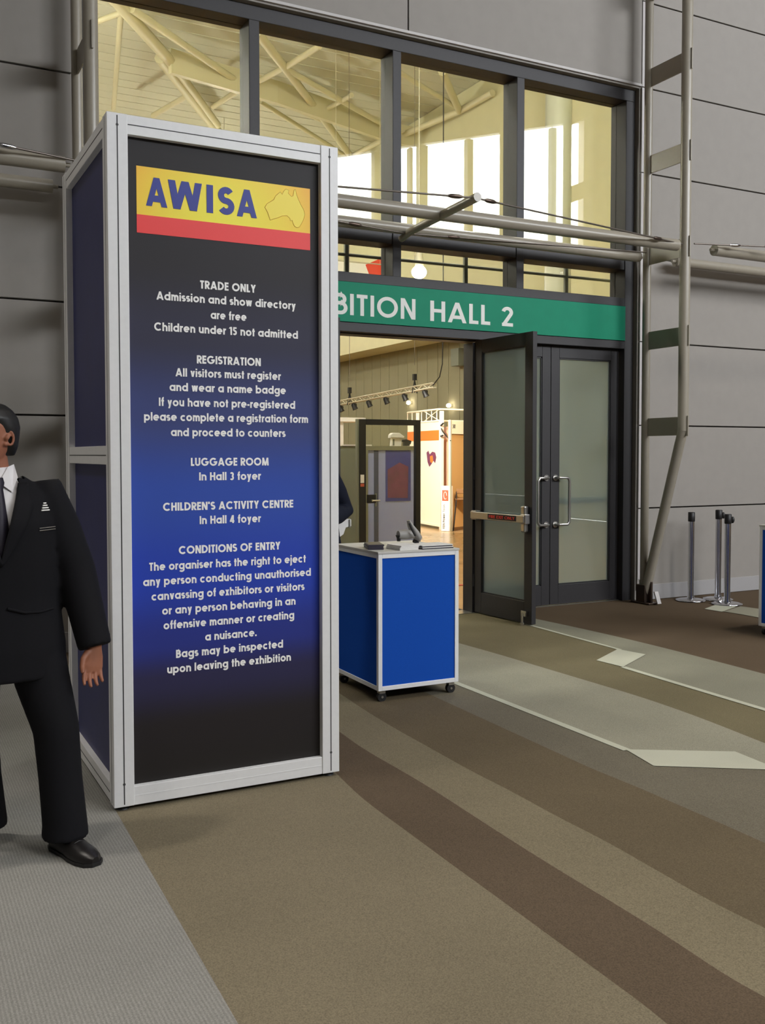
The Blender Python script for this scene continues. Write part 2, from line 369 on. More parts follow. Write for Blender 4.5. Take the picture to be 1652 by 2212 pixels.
b34 = fl(c2([(500, 500), (700, 592), (850, 660), (1000, 730), (1150, 790), (1300, 855), (1450, 920), (1652, 1010)]))
b23 = fl(c2([(60, 450), (180, 530), (300, 600), (400, 655), (550, 740), (700, 815), (880, 915), (1050, 1000), (1250, 1115), (1450, 1230), (1652, 1330)]))
b12 = fl(c2([(60, 595), (150, 660), (300, 745), (400, 805), (500, 870), (700, 1000), (900, 1125), (1100, 1245), (1300, 1370), (1500, 1505), (1652, 1590)]))
b01 = fl([(700, 1645), (735, 1681), (786, 1730), (873, 1793), (959, 1857), (1046, 1920), (1132, 1983), (1219, 2047), (1305, 2110), (1392, 2174), (1438, 2212)])
b00 = fl([(185, 1639), (250, 1753), (513, 2212)])
YB = YD - .04
fm = MB(); fm.poly([(FX0, FY0, 0), (FX1, FY0, 0), (FX1, YB, 0), (FX0, YB, 0)], 0)
def clipY(P, hi):
    out = []
    for i, p in enumerate(P):
        if p.y <= hi: 
            if out == [] and i > 0:
                a = P[i-1]; t = (hi-a.y)/(p.y-a.y); out.append(a+(p-a)*t)
            out.append(p)
    return out
def soft(P, n=2):
    for _ in range(n):
        Q = [P[0]]
        for a, b in zip(P[:-1], P[1:]): Q += [a*.75+b*.25, a*.25+b*.75]
        P = Q+[P[-1]]
    return P
def layer(P, k, mi, ba=3, bb=9):
    if mi in (1, 3, 5, 6, 7, 8): P = soft(P)
    P = clipY(ext(P, ba, bb), YB); z = .0004*k
    Q = [Vector((p.x, p.y, z)) for p in P]
    Q += [Vector((Q[-1].x, FY0, z)) if Q[-1].y > FY0 else Q[-1]]
    Q += [Vector((FX0, FY0, z)), Vector((FX0, Q[0].y, z))]
    fm.poly(Q[::-1], mi)
layer(b78, 1, 1); layer(b67, 2, 2); layer(b56, 3, 3); layer(b45, 4, 4); layer(b34, 5, 5); layer(b23, 6, 6); layer(b12, 7, 7); layer(b01, 8, 8); layer(b00, 9, 9, 5, 9)
def strip(P, wd, k, mi=10):
    P = [Vector((p.x, p.y, .0004*k)) for p in P]
    for a, b in zip(P[:-1], P[1:]):
        n = Vector((-(b-a).y, (b-a).x, 0)).normalized()*wd/2; fm.quad(a-n, b-n, b+n, a+n, mi)
strip(ext(fl(c2([(750, 187), (1110, 285)])), .0), .035, 10); strip(ext(fl(c2([(1120, 350), (1652, 510)])), 0, 4), .05, 10)
strip(fl(c2([(480, 404), (1135, 662)])), .05, 10)
flz = lambda l, k: [Vector((p.x, p.y, .0004*k)) for p in fl(c2(l))]
fm.poly(flz([(1020, 325), (1120, 350), (1205, 303), (1100, 283)], 11), 10)
fm.poly(flz([(1130, 660), (1235, 722), (1700, 737), (1700, 733), (1540, 668)], 11), 10)
fm.poly(flz([(1430, 131), (1505, 140), (1560, 122), (1700, 142), (1700, 178), (1560, 152)], 11), 3)
fm.poly(flz([(1425, 132), (1490, 143), (1545, 124), (1480, 112)], 12), 10)
struct(fm.build('floor', FM))
# far wall with clerestory glazing behind the camera
wl = MB()
X0, X1 = 2.0, 18.1  # left stretch is unseen, opening widened there to let in more sky light
top = lambda x: 8.97+(x-10.42)*.2605
wl.box(FX0, FX1, FY0-.25, FY0, 0, 6.62); wl.box(FX0, X0, FY0-.25, FY0, 6.62, CEIL+2); wl.box(X1, FX1, FY0-.25, FY0, 6.62, CEIL+2)
wl.prism([(X0, FY0, top(X0)), (X1, FY0, top(X1)+.1), (X1, FY0, CEIL+2), (X0, FY0, CEIL+2)], (0, -.25, 0))
struct(wl.build('wall_back', M['wall']))
wb = MB()
for a, b in ((4.2, 4.35), (6.3, 6.45), (8.6, 8.75), (11.39, 11.55), (12.43, 12.51), (12.71, 12.96), (14.19, 14.37), (16.99, 17.15)):
    wb.box(a, b, FY0-.2, FY0-.02, 6.62, top(b))
struct(wb.build('window_2', M['frame']))
struct(MB().box(FX0-.2, FX0, FY0, YW+.3, 0, CEIL).build('wall_left', M['wall']))
struct(MB().box(FX1, FX1+.2, FY0, YW+.3, 0, CEIL).build('wall_right', M['wall']))
struct(MB().box(FX0-.2, FX1+.2, FY0-.25, YW+.3, CEIL, CEIL+.2).build('ceiling', M['wall']))
# panelled front wall
JLX = XL-.02; pw = MB(); g = .007
def panel(x0, x1, z0, z1): pw.box(x0, x1, YW, YW+.09, z0, z1)
zs = [0.104] + [z for z in reversed(ZJ) if .2 < z < CEIL] + [CEIL]
for a, b in zip(zs[:-1], zs[1:]):
    panel(FX0, XL, a+g, b-g); panel(XR, FX1, a+g, b-g)
for x0, x1 in ((XL+.004, 4.37), (4.384, XR-.004)): panel(x0, x1, ZT+.03, CEIL)
pw.box(FX0, XL-.02, YW+.05, YW+.2, 0, CEIL, 1); pw.box(XR+.02, FX1, YW+.05, YW+.2, 0, CEIL, 1); pw.box(XL-.02, XR+.02, YW+.05, YW+.2, ZT+.06, CEIL, 1)
pw.box(JLX-.005, XL+.012, YW+.02, YG+.12, 0, ZT+.02); pw.box(XR-.014, XR+.03, YW+.02, YG+.12, 0, ZT+.02); pw.box(XL, XR, YW+.02, YG+.12, ZT-.012, ZT+.05)
struct(pw.build('wall_front', [M['wall'], M['gap']], bevel=.004))
tr = MB()
for z0, z1 in zip(zs[:-1], zs[1:]):
    if z1 < 7: tr.box(XR+.002, XR+.05, YW-.006, YW+.2, z0+.12*(z0 < .2)+.006, z1-.006)
struct(tr.build('trim_1', M['trim']))
struct(MB().box(XL, XR, YW-.004, YW+.2, ZT+.006, ZT+.03).build('trim_2', M['trim']))
struct(MB().box(XR+.06, FX1, YW-.016, YW+.05, .004, .165).build('baseboard_right', M['skirt'], bevel=.003))
struct(MB().box(FX0, XL, YW-.016, YW+.05, .004, .165).build('baseboard_left', M['skirt'], bevel=.003))

# ------------------------------------------------------------------ glazed screen
win = root('window_1', (4.28, YF, 0), kind='structure')
MULL = [(2.872, 2.966), (4.258, 4.346), (5.642, 5.73)]
JL, JR = (XL+.01, 1.53), (7.03, 7.146)
ZTR0, ZTR1 = 3.5, 3.66       # transom
MB().box(JL[0], JR[1], YF, YG+.09, 5.255, 5.375).build('head_frame', M['frame'], win, .004)
for a, b in (JL, JR): MB().box(a, b, YF, YG+.09, 0, 5.255).build('jamb', M['frame'], win, .004)
for a, b in MULL: MB().box(a, b, YF, YG+.09, 3.2, 5.255).build('mullion', M['frame'], win, .004)
bays = [(JL[1], MULL[0][0]), (MULL[0][1], MULL[1][0]), (MULL[1][1], MULL[2][0]), (MULL[2][1], JR[0])]
for a, b in bays: MB().box(a, b, YF+.01, YG+.08, ZTR0, ZTR1).build('transom', M['frame'], win, .004)
for a, b in bays:
    MB().box(a, b, YG, YG+.012, ZTR1, 5.255).build('upper_pane', M['glass'], win)
    MB().box(a, b, YG, YG+.012, 3.2, ZTR0).build('lower_pane', M['glass'], win)
MB().box(JL[1], JR[0], YF, YG+.09, 3.117, 3.204).build('sill_frame', M['frame'], win, .003)
MB().box(JL[1], JR[0], YF+.03, YG+.05, 2.754, 3.117).build('spandrel_panel', M['frame'], win)
MB().box(JL[1], JR[0], YF, YG+.09, 2.672, 2.754).build('door_head', M['frame'], win, .003)
MB().box(JL[1], JR[0], YF+.075, YG+.09, 2.66, 2.672).build('door_head_seal', M['framed'], win)
rr = MB(); ra, rb = onY((735, 551), 8.5), onY((1345, 605), 8.5); rr.tube([(JL[1]-.1, 8.5, ra.z), (JR[0]+.6, 8.5, (ra.z+rb.z)/2)], .016, 8); rr.build('rear_rail', M['greyp'], win)
for q in ((748, 570), (1005, 590), (1222, 610)):
    c = onY(q, 8.5); MB().box(c.x-.02, c.x+.02, 8.485, 8.515, 2.9, 3.75).build('rear_upright', M['greyp'], win)
HX = [1.55, 3.335, 5.205, 7.02]
for x in (3.335, 5.205): MB().box(x-.025, x+.025, YD-.02, YG+.09, 0, 2.65).build('door_post', M['frame'], win, .003)
# green overhead sign
gs = root('hall_sign', (4.28, YF-.004, 2.93), 'long green overhead sign with white capitals above the glass doors', 'sign')
gb = MB().box(JL[1]+.003, JR[0]-.003, YF-.014, YF+.028, 2.757, 3.114).build('sign_board', M['green'], gs)
tx = MB()
bx0, bx1 = onY((721, 680), YF-.014), onY((897, 690), YF-.014); bz_ = onY((929, 693), YF-.014).z
text(tx, 'BITION', (bx0.x, YF-.014, bz_), (1, 0, 0), (0, 0, 1), (0, -1, 0), width=bx1.x-bx0.x, cap=.19, w=.17, ls=.14)
text(tx, 'EXHI', (bx0.x-.56, YF-.014, bz_), (1, 0, 0), (0, 0, 1), (0, -1, 0), width=.53, cap=.19, w=.17, ls=.14); tx.build('lettering', M['signwhite'], gb); tx = MB()
text(tx, 'HALL', onY((929, 693), YF-.014)+Vector((0, 0, 0)), (1, 0, 0), (0, 0, 1), (0, -1, 0), width=.675, cap=.19, w=.17, ls=.13); tx.build('lettering', M['signwhite'], gb); tx = MB()
text(tx, '2', onY((1083, 704), YF-.014), (1, 0, 0), (0, 0, 1), (0, -1, 0), width=.14, cap=.19, w=.17)
tx.build('lettering', M['signwhite'], gb)

# ------------------------------------------------------------------ doors
ZD = 2.668
def door(name, hinge, ang, length, push=False, pull=0, mirror=1):
    """leaf drawn along u from its hinge, thickness along n"""
    u = Vector((math.cos(ang), math.sin(ang), 0)); n = Vector((-u.y, u.x, 0))*mirror; z = Vector((0, 0, 1)); th = .05
    r = root(name, (hinge[0], hinge[1], 0), kind='structure'); H = Vector((hinge[0], hinge[1], .012))
    f = MB(); st, br, trl = .105, .2, .12; Ht = ZD-.012
    for a, b, c, d in ((0, st, 0, Ht), (length-st, length, 0, Ht), (st, length-st, 0, br), (st, length-st, Ht-trl, Ht)):
        f.obox(H+u*a+z*c, u*(b-a), z*(d-c), n*th)
    f.build('leaf_frame', M['frame'], r, .003)
    s = MB()
    for a, b, c, d in ((st, st+.012, br, Ht-trl), (length-st-.012, length-st, br, Ht-trl), (st, length-st, br, br+.012), (st, length-st, Ht-trl-.012, Ht-trl)):
        s.obox(H+u*a+z*c+n*.008, u*(b-a), z*(d-c), n*(th-.016))
    s.build('glazing_bead', M['framed'], r)
    MB().obox(H+u*st+z*br+n*.02, u*(length-2*st), z*(Ht-trl-br), n*.01).build('pane', M['film'], r)
    return r, H, u, n, z, th
# open leaf with push bar, swung towards the viewer
a0 = math.atan2(7.205-8.0, 5.27-5.215)
d1, H, u, n, z, th = door('door_1', (5.2, 8.0), a0, .86, mirror=1)
# the face towards the left (-X) carries the bar
sgn = n if n.x < 0 else -n; base = H + (n*th if n.x < 0 else Vector((0, 0, 0)))
bz = onX((1012, 1110), 5.2).z-.012
pb = MB(); pb.obox(base+u*.02+z*(bz-.035)+sgn*.03, u*.8, z*.07, sgn*.04)
for a in (.0, .74): pb.obox(base+u*(a+.02)+z*(bz-.045), u*.075, z*.09, sgn*.06)
pbo = pb.build('push_bar', M['dull'], d1, .006)
MB().obox(base+u*.3+z*(bz-.024)+sgn*.0705, u*.42, z*.05, sgn*.002).build('bar_label', M['ink'], pbo)
fx = MB(); text(fx, 'FIRE EXIT ONLY', base+u*.32+z*(bz-.013)+sgn*.0725, u, z, sgn, width=.38, cap=.028, w=.16)
fx.build('lettering', M['red'], pbo)
lb = MB(); lb.obox(base+u*.755+z*(bz-.12), u*.06, z*.24, sgn*.05); lb.build('latch_case', M['dull'], d1, .012)
fb = MB(); q = H+u*.8+sgn*.06
fb.obox(base+u*.75+z*.07, u*.07, z*.05, sgn*.035); fb.tube([q+z*.1, q+z*.05, q+z*-.008], .012); fb.tube([q+z*-.01, q+z*.02], .02)
fb.build('floor_bolt', M['chrome'], d1)
hg = MB()
for zz in (.25, 1.3, 2.35): hg.tube([H+u*-.012+z*zz, H+u*-.012+z*(zz+.12)], .014)
hg.build('hinge', M['frame'], d1)
door('door_2', (3.3, 8.0), -math.pi/2, .85, mirror=1)
def closed_pair(n1, n2, xa, xb, handles=True):
    mid = (xa+xb)/2
    for nm, h, dirn, mir in ((n1, xa, 0, 1), (n2, xb, math.pi, -1)):
        r, H, u, n, z, th = door(nm, (h+(.004 if dirn == 0 else -.004), YD-.02), dirn, (xb-xa)/2-.007, mirror=mir)
        L = (xb-xa)/2-.007; e = H+u*(L-.055)
        for sd in (-1, 1):                       # pull bar at the meeting stile and cross bar seen through the glass
            yb = Vector((0, -1, 0)) if sd < 0 else Vector((0, 1, 0)); off = yb*(.005 if sd < 0 else th+.005)
            if sd < 0 and handles:
                ph = MB(); A = e+off+z*(1.32-.012); B = e+off+z*(.84-.012); o = yb*.055; s = -u*.14 
                ph.tube([A, A+o*.8, A+o+s*.15, A+o+s*.85, A+o+s-z*.03, B+o+s+z*.03, B+o+s*.85, B+o+s*.15, B+o*.8, B], .015, 12)
                for P in (A, B): ph.tube([P-yb*.004, P+yb*.008], .032)
                ph.build('pull_handle', M['dull'], r)
            if sd > 0:
                pbm = MB(); pbm.obox(H+u*.06+z*1.03+yb*(th+.02), u*(L-.12), z*.07, yb*.04); pbm.build('push_bar', M['dull'], r, .006)
closed_pair('door_3', 'door_4', HX[2]+.025, HX[3])
closed_pair('door_5', 'door_6', HX[0], HX[1]-.025, False)
struct(MB().box(JL[1], JR[0], YB, YG+.09, 0, .006).build('trim_3', M['dull']))

# ------------------------------------------------------------------ tubular truss columns and girders
def column_tree(X, name, label):
    r = root(name, (X, 7.7, 0), label, 'truss column', 'tubular truss columns beside the doors')
    MB().tube([(X, 7.7, .02), (X, 7.7, CEIL-.01)], .042, 18).build('inner_tube', M['steel'], r)
    MB().tube([(X, 7.17, 1.79), (X, 7.17, CEIL-.01)], .053, 18).build('outer_tube', M['steel'], r)
    MB().tube([(X, 7.17, 1.87), (X, 7.172, 1.79), (X, 7.215, 1.66), (X, 7.68, .10)], .05, 18).build('brace_tube', M['steel'], r)
    for zc in (1.84, 2.73, 3.6, 4.53, 5.41, 6.27, 7.15, 8.03, 8.9, 9.8, 10.7):
        p = MB().box(X-.006, X+.006, 7.19, 7.68, zc-.092, zc+.092)
        p.box(X-.007, X+.007, 7.10, 7.15, zc-.1, zc+.1); p.build('rung_plate', M['steel'], r, .002)
    b = MB().box(X-.06, X+.06, 7.56, 7.835, .004, .02).box(X-.012, X+.012, 7.58, 7.76, .02, .24).box(X-.055, X+.055, 7.63, 7.76, .02, .2)
    b.build('base_shoe', M['fitting'], r, .004)
    f = MB().obox((X+.02, 7.53, .016), (.05, 0, 0), (0, -.015, 0), (0, .05, .12)); f.build('shoe_edge', M['trim'], r)
    return r
ct = column_tree(7.11, 'truss_column', 'pale steel ladder truss column with slanted foot right of the glass doors')
cl = copy_tree(ct, (1.405-7.11, 0, 0)); cl['label'] = 'pale steel ladder truss column behind the sign tower, left edge of window'
def cable(mb, a, b, r=.007, fit=(.12, .88)):
    a, b = Vector(a), Vector(b); mb.tube([a, b], r, 8, 0)
    for t in fit:
        p = a+(b-a)*t; d = (b-a).normalized(); mb.tube([p-d*.06, p-d*.03, p+d*.03, p+d*.06], [.01, .018, .018, .01], 8, 1)
    return mb
def girder(name, label, x0, x1, y_o=7.17, y_i=7.7, mid=None):
    xm = mid if mid is not None else (x0+x1)/2
    r = root(name, (xm, 7.45, 3.6), label, 'girder', None)
    MB().tube([(x0+.0, y_o, 3.607), (x1, y_o, 3.607)], .056, 18).tube([(x0-.05, y_o, 3.607), (x1+.04, y_o, 3.607)], .016, 8).build('outer_tube', M['steel'], r)
    MB().tube([(x0, y_i, 3.585), (x1, y_i, 3.585)], .05, 18).tube([(x0-.05, y_i, 3.585), (x1+.04, y_i, 3.585)], .016, 8).build('inner_tube', M['steel'], r)
    return r
gm = girder('wind_girder', 'horizontal twin tube wind girder with cables crossing the window above the green sign', 1.52, 7.0, mid=4.3)
sp = MB(); sp.tube([(4.235, 7.74, 3.50), (4.25, 7.6, 3.54), (4.3, 7.17, 3.59), (4.3, 6.6, 3.615)], [.03, .034, .036, .036], 14).tube([(4.3, 6.612, 3.615), (4.3, 6.585, 3.615)], .037, 14)
sp.build('strut', M['steel'], gm)
tip = Vector((4.3, 6.62, 3.615))
cb = MB(); cable(cb, tip, (7.052, 7.15, 3.62), .008, (.06, .86)); cable(cb, tip, (1.464, 7.15, 3.62), .008, (.06, .86)); cb.build('front_cable', [M['cable'], M['fitting']], gm)
cb = MB(); cable(cb, (4.22, 7.64, 3.53), (7.05, 7.65, 3.63), .007, (.18,)); cable(cb, (4.22, 7.64, 3.53), (1.47, 7.65, 3.68), .007, (.18,)); cb.build('rear_cable', [M['cable'], M['fitting']], gm)
for nm, lb_, x0, x1 in (('wind_girder', 'short stretch of twin tube girder on the grey wall left of the sign tower', -4.5, 1.215),
                       ('wind_girder', 'twin tube girder on the grey wall right of the truss column', 7.5, 12.8)):
    g2 = girder(nm, lb_, x0, x1)
    cb = MB(); xe = 1.3 if x0 < 0 else 7.18; xo = -1.7 if x0 < 0 else 10.1
    cable(cb, (xe, 7.12, 3.63), (xo, 6.62, 3.72), .008, (.16, .3)); cb.build('front_cable', [M['cable'], M['chrome']], g2)
    MB().tube([(xo, 7.7, 3.58), (xo, 7.17, 3.63), (xo, 6.6, 3.72)], .034, 14).build('strut', M['steel'], g2)

# ------------------------------------------------------------------ sign tower
SX, SY, SW, SD, SZ, SH = .8894, 4.2226, 1.0798, 1.0954, .022, 2.993
tw = root('sign_tower', (SX+SW/2, SY+SD/2, 0), 'tall aluminium framed four sided sign tower with blue to black information panel', 'sign tower')
pw_ = .089; FZ = SZ+SH
for ix in (0, 1):
    for iy in (0, 1):
        x = SX if ix == 0 else SX+SW-pw_; y = SY if iy == 0 else SY+SD-pw_
        po_ = MB().box(x, x+pw_, y, y+pw_, SZ, FZ).build('post', M['alu'], tw, .003)
        gr = MB(); cx_, cy_ = x+pw_/2, y+pw_/2; yo = y-.0006 if iy == 0 else y+pw_-.0006; xo = x-.0006 if ix == 0 else x+pw_-.0006
        gr.box(cx_-.0025, cx_+.0025, yo, yo+.0012, SZ+.01, FZ-.01); gr.box(xo, xo+.0012, cy_-.0025, cy_+.0025, SZ+.01, FZ-.01)
        if iy == 0:
            for zz in (SZ+.1, FZ-.05): gr.tube([(cx_, y-.001, zz), (cx_, y+.001, zz)], .006, 10)
        gr.build('groove', M['groove'], po_)
        MB().lathe((cx_, cy_, 0), [(.03, 0), (.03, .008), (.012, .01), (.012, SZ)]).build('foot', M['castor'], tw)
fr_ = MB()
bh = .083
rails = []
for zz in (SZ, FZ-bh):
    for iy in (0, 1):
        y = SY+.004 if iy == 0 else SY+SD-.004-.06
        b = MB().box(SX+pw_, SX+SW-pw_, y, y+.06, zz, zz+bh).build('rail', M['alu'], tw, .002)
        if iy == 0: MB().box(SX+pw_+.001, SX+SW-pw_-.001, y-.0008, y+.0008, zz+bh/2-.002, zz+bh/2+.002).build('groove', M['groove'] if zz > 1 else M['alu'], b)
for zz in (SZ, 1.517, FZ-bh):
    for ix in (0, 1):
        x = SX+.004 if ix == 0 else SX+SW-.004-.06
        b = MB().box(x, x+.06, SY+pw_, SY+SD-pw_, zz, zz+bh).build('rail', M['alu'], tw, .002)
        if ix == 0: MB().box(x-.0008, x+.0008, SY+pw_, SY+SD-pw_, zz+bh/2-.002, zz+bh/2+.002).build('groove', M['groove'], b)
for ix in (0, 1):
    x = SX+.032 if ix == 0 else SX+SW-.036
    for z0, z1 in ((SZ+bh, 1.517), (1.517+bh, FZ-bh)):
        MB().box(x, x+.004, SY+pw_*.8, SY+SD-pw_*.8, z0, z1).build('side_panel', M['navy'], tw)
MB().box(SX+pw_*.8, SX+SW-pw_*.8, SY+SD-.036, SY+SD-.032, SZ+bh, FZ-bh).build('rear_panel', M['navy'], tw)
# printed front panel: black - blue - black ramp
pm = bpy.data.materials.new('printed_panel'); pm.use_nodes = True; nt = pm.node_tree; b = nt.nodes['Principled BSDF']; b.inputs['Roughness'].default_value = .55; b.inputs['Specular IOR Level'].default_value = .3
tc = nt.nodes.new('ShaderNodeTexCoord'); sx_ = nt.nodes.new('ShaderNodeSeparateXYZ'); mr = nt.nodes.new('ShaderNodeMapRange'); cr = nt.nodes.new('ShaderNodeValToRGB')
mr.inputs[1].default_value = SZ+bh; mr.inputs[2].default_value = FZ-bh
nt.links.new(tc.outputs['Object'], sx_.inputs[0]); nt.links.new(sx_.outputs['Z'], mr.inputs[0]); nt.links.new(mr.outputs[0], cr.inputs[0]); nt.links.new(cr.outputs[0], b.inputs['Base Color'])
cr.color_ramp.interpolation = 'EASE'
ST = [(0.0, (36, 33, 32)), (.085, (38, 34, 36)), (.16, (46, 44, 78)), (.22, (42, 54, 138)), (.32, (40, 68, 182)), (.45, (52, 82, 176)), (.58, (62, 72, 124)), (.70, (54, 54, 74)), (.82, (46, 44, 48)), (1.0, (42, 40, 42))]
el = cr.color_ramp.elements; el[0].position = 0; el[0].color = lin(ST[0][1]); el[1].position = 1; el[1].color = lin(ST[-1][1])
for p_, c_ in ST[1:-1]: e = el.new(p_); e.color = lin(c_)
YP = SY+.032
fp = MB().box(SX+pw_*.8, SX+SW-pw_*.8, YP, YP+.004, SZ+bh*.9, FZ-bh*.9).build('front_panel', pm, tw)
# logo: yellow field with warm corners, red band, blue capitals, pale map outline
ym = bpy.data.materials.new('yellow_logo_print'); ym.use_nodes = True; nt = ym.node_tree; b = nt.nodes['Principled BSDF']; b.inputs['Roughness'].default_value = .45
tc = nt.nodes.new('ShaderNodeTexCoord'); mp = nt.nodes.new('ShaderNodeMapping'); gd = nt.nodes.new('ShaderNodeTexGradient'); gd.gradient_type = 'SPHERICAL'; cr = nt.nodes.new('ShaderNodeValToRGB')
LA, LB = onY((294, 357.5), YP), onY((669.5, 541), YP)
lc = Vector(((LA.x+LB.x)/2-.02, YP, onY((480, 470), YP).z)) - ORG[tw.name]
mp.inputs['Scale'].default_value = (1/.62, 1, 1/.5); mp.inputs['Location'].default_value = (-lc.x/.62, 0, -lc.z/.5)
nt.links.new(tc.outputs['Object'], mp.inputs[0]); nt.links.new(mp.outputs[0], gd.inputs[0]); nt.links.new(gd.outputs['Color'], cr.inputs[0]); nt.links.new(cr.outputs[0], b.inputs['Base Color'])
el = cr.color_ramp.elements; el[0].position = .02; el[0].color = lin((255, 176, 42)); el[1].position = .5; el[1].color = lin((255, 244, 60)); e = el.new(.22); e.color = lin((255, 216, 50))
zr = (onY((294, 457.8), YP).z+onY((669.7, 508.8), YP).z)/2
lg = MB().box(LA.x, LB.x, YP-.0016, YP, zr, LA.z).build('logo_field', ym, fp)
MB().box(LA.x, LB.x, YP-.0016, YP, LB.z, zr).build('logo_band', M['red'], fp)
lt = MB(); A0 = onY((315.5, 443), YP); A1 = onY((553.5, 475), YP); capz = onY((335, 383), YP).z - onY((335, 445), YP).z
for ch_, xa, xb in (('A', 315.5, 361), ('W', 363, 436), ('I', 446, 460), ('S', 472, 504), ('A', 511.5, 554)):
    xa, xb = onY((xa, 450), YP).x, onY((xb, 470), YP).x
    text(lt, ch_, (xa, YP-.0016, A0.z-.002), (1, 0, 0), (0, 0, 1), (0, -1, 0), width=xb-xa, cap=capz, w=.225)
lt.build('logo_lettering', M['logoblue'], fp)
aus = [(.0, .42), (.05, .52), (.16, .60), (.22, .64), (.26, .74), (.32, .80), (.38, .86), (.43, .80), (.46, .88), (.52, .95), (.60, .93), (.58, .85), (.66, .78), (.70, .80), (.73, .95), (.76, .98), (.79, .85), (.83, .74), (.90, .60), (.97, .48), (1.0, .36), (.96, .22), (.90, .10), (.86, .03), (.80, .01), (.74, .03), (.70, .10), (.68, .18), (.63, .16), (.62, .22), (.55, .28), (.42, .26), (.32, .20), (.22, .16), (.13, .12), (.11, .17), (.07, .30)]
P0 = onY((572, 495), YP); P1 = onY((658, 420), YP)
am = MB(); am.prism([(P0.x+(P1.x-P0.x)*a, YP-.0016, P0.z+.022+(P1.z-P0.z)*b*1.0) for a, b in aus], (0, -.0008, 0))
mm = mat('map_print', (255, 232, 78), .45); am.build('logo_map', mm, fp)
ao = MB(); pl = [(P0.x+(P1.x-P0.x)*a, P0.z+.022+(P1.z-P0.z)*b) for a, b in aus]; pl.append(pl[0])
ao.tube([(a, YP-.0024, b) for a, b in pl], .0011, 6); ao.build('logo_map_outline', mat('map_line', (226, 176, 50), .5), fp)
LINES = [('TRADE ONLY', 432, 552, 628), ('Admission and show directory', 338, 638, 658), ('are free', 455, 532, 691), ('Children under 15 not admitted', 333, 643, 723),
 ('REGISTRATION', 425, 563, 788), ('All visitors must register', 379, 606, 817), ('and wear a name badge', 366, 617, 848), ('If you have not pre-registered', 343, 637, 880),
 ('please complete a registration form', 311, 665, 911), ('and proceed to counters', 369, 616, 943), ('LUGGAGE ROOM', 412, 580, 1006), ('In Hall 3 foyer', 430, 563, 1037),
 ("CHILDREN'S ACTIVITY CENTRE", 352, 633, 1100), ('In Hall 4 foyer', 431, 563, 1130), ('CONDITIONS OF ENTRY', 386, 605, 1192), ('The organiser has the right to eject', 322, 660, 1224),
 ('any person conducting unauthorised', 309, 671, 1255), ('canvassing of exhibitors or visitors', 327, 657, 1286), ('or any person behaving in an', 350, 638, 1317), ('offensive manner or creating', 353, 635, 1348),
 ('a nuisance.', 443, 554, 1379), ('Bags may be inspected', 380, 611, 1410), ('upon leaving the exhibition', 361, 628, 1441)]
for s_, xa, xb, yb in LINES:
    a = onY((xa, yb), YP); b = onY((xb, yb), YP); zc = onY(((xa+xb)/2, yb), YP).z
    t_ = MB(); text(t_, s_, (a.x, YP, zc), (1, 0, 0), (0, 0, 1), (0, -1, 0), width=b.x-a.x, cap=.0365, w=.215 if s_.isupper() else .205, ls=.10)
    t_.build('text_line', M['white'], fp)

# ------------------------------------------------------------------ counters
def counter(x0, y0, wd, dp, ang, label, name='reception_counter'):
    u = Vector((math.cos(ang), math.sin(ang), 0)); v = Vector((-u.y, u.x, 0)); z = Vector((0, 0, 1)); o = Vector((x0, y0, .075)); Hh = .875; t = .028
    r = root(name, (x0, y0, 0), label, 'counter', 'blue carpet panelled counters on castors')
    f = MB()
    for a in (0, wd-t):
        for b in (0, dp-t): f.obox(o+u*a+v*b, u*t, v*t, z*(Hh-.012))
    for zz in (0, Hh-.04):
        for b in (0, dp-t): f.obox(o+u*t+v*b+z*zz, u*(wd-2*t), v*t, z*t)
        for a in (0, wd-t): f.obox(o+u*a+v*t+z*zz, u*t, v*(dp-2*t), z*t)
    f.build('frame', M['alu'], r, .002)
    for b in (.006, dp-.016): MB().obox(o+u*t+v*b+z*t, u*(wd-2*t), v*.01, z*(Hh-.04-t)).build('front_panel' if b < .1 else 'rear_panel', M['blue'], r)
    for a in (.006, wd-.016): MB().obox(o+u*a+v*t+z*t, u*.01, v*(dp-2*t), z*(Hh-.04-t)).build('side_panel', M['blue'], r)
    MB().obox(o-u*.004-v*.004+z*(Hh-.012), u*(wd+.008), v*(dp+.008), z*.014).build('counter_top', M['ctop'], r, .002)
    for a in (.04, wd-.04):
        for b in (.04, dp-.04):
            c = o+u*a+v*b; m = MB(); m.tube([c-v*.014-z*.045, c+v*.014-z*.045], .03, 16); k = m.build('castor', M['castor'], r)
            MB().obox(c-u*.02-v*.02-z*.022, u*.04, v*.04, z*.022).tube([c-v*.018-z*.045, c+v*.018-z*.045], .008, 8).build('fork', M['dull'], k)
    return r, o, u, v, z, Hh
ct1, o, u, v, z, Hh = counter(2.767, 5.352, .588, .64, -.006, 'blue carpet panelled counter on castors with brochures, between sign tower and open door')
o_c = o; TOPZ = o.z+Hh+.002
counter(6.763, 5.29, .6, .62, 0.0, 'blue panelled counter cut off by the right edge of the photo')
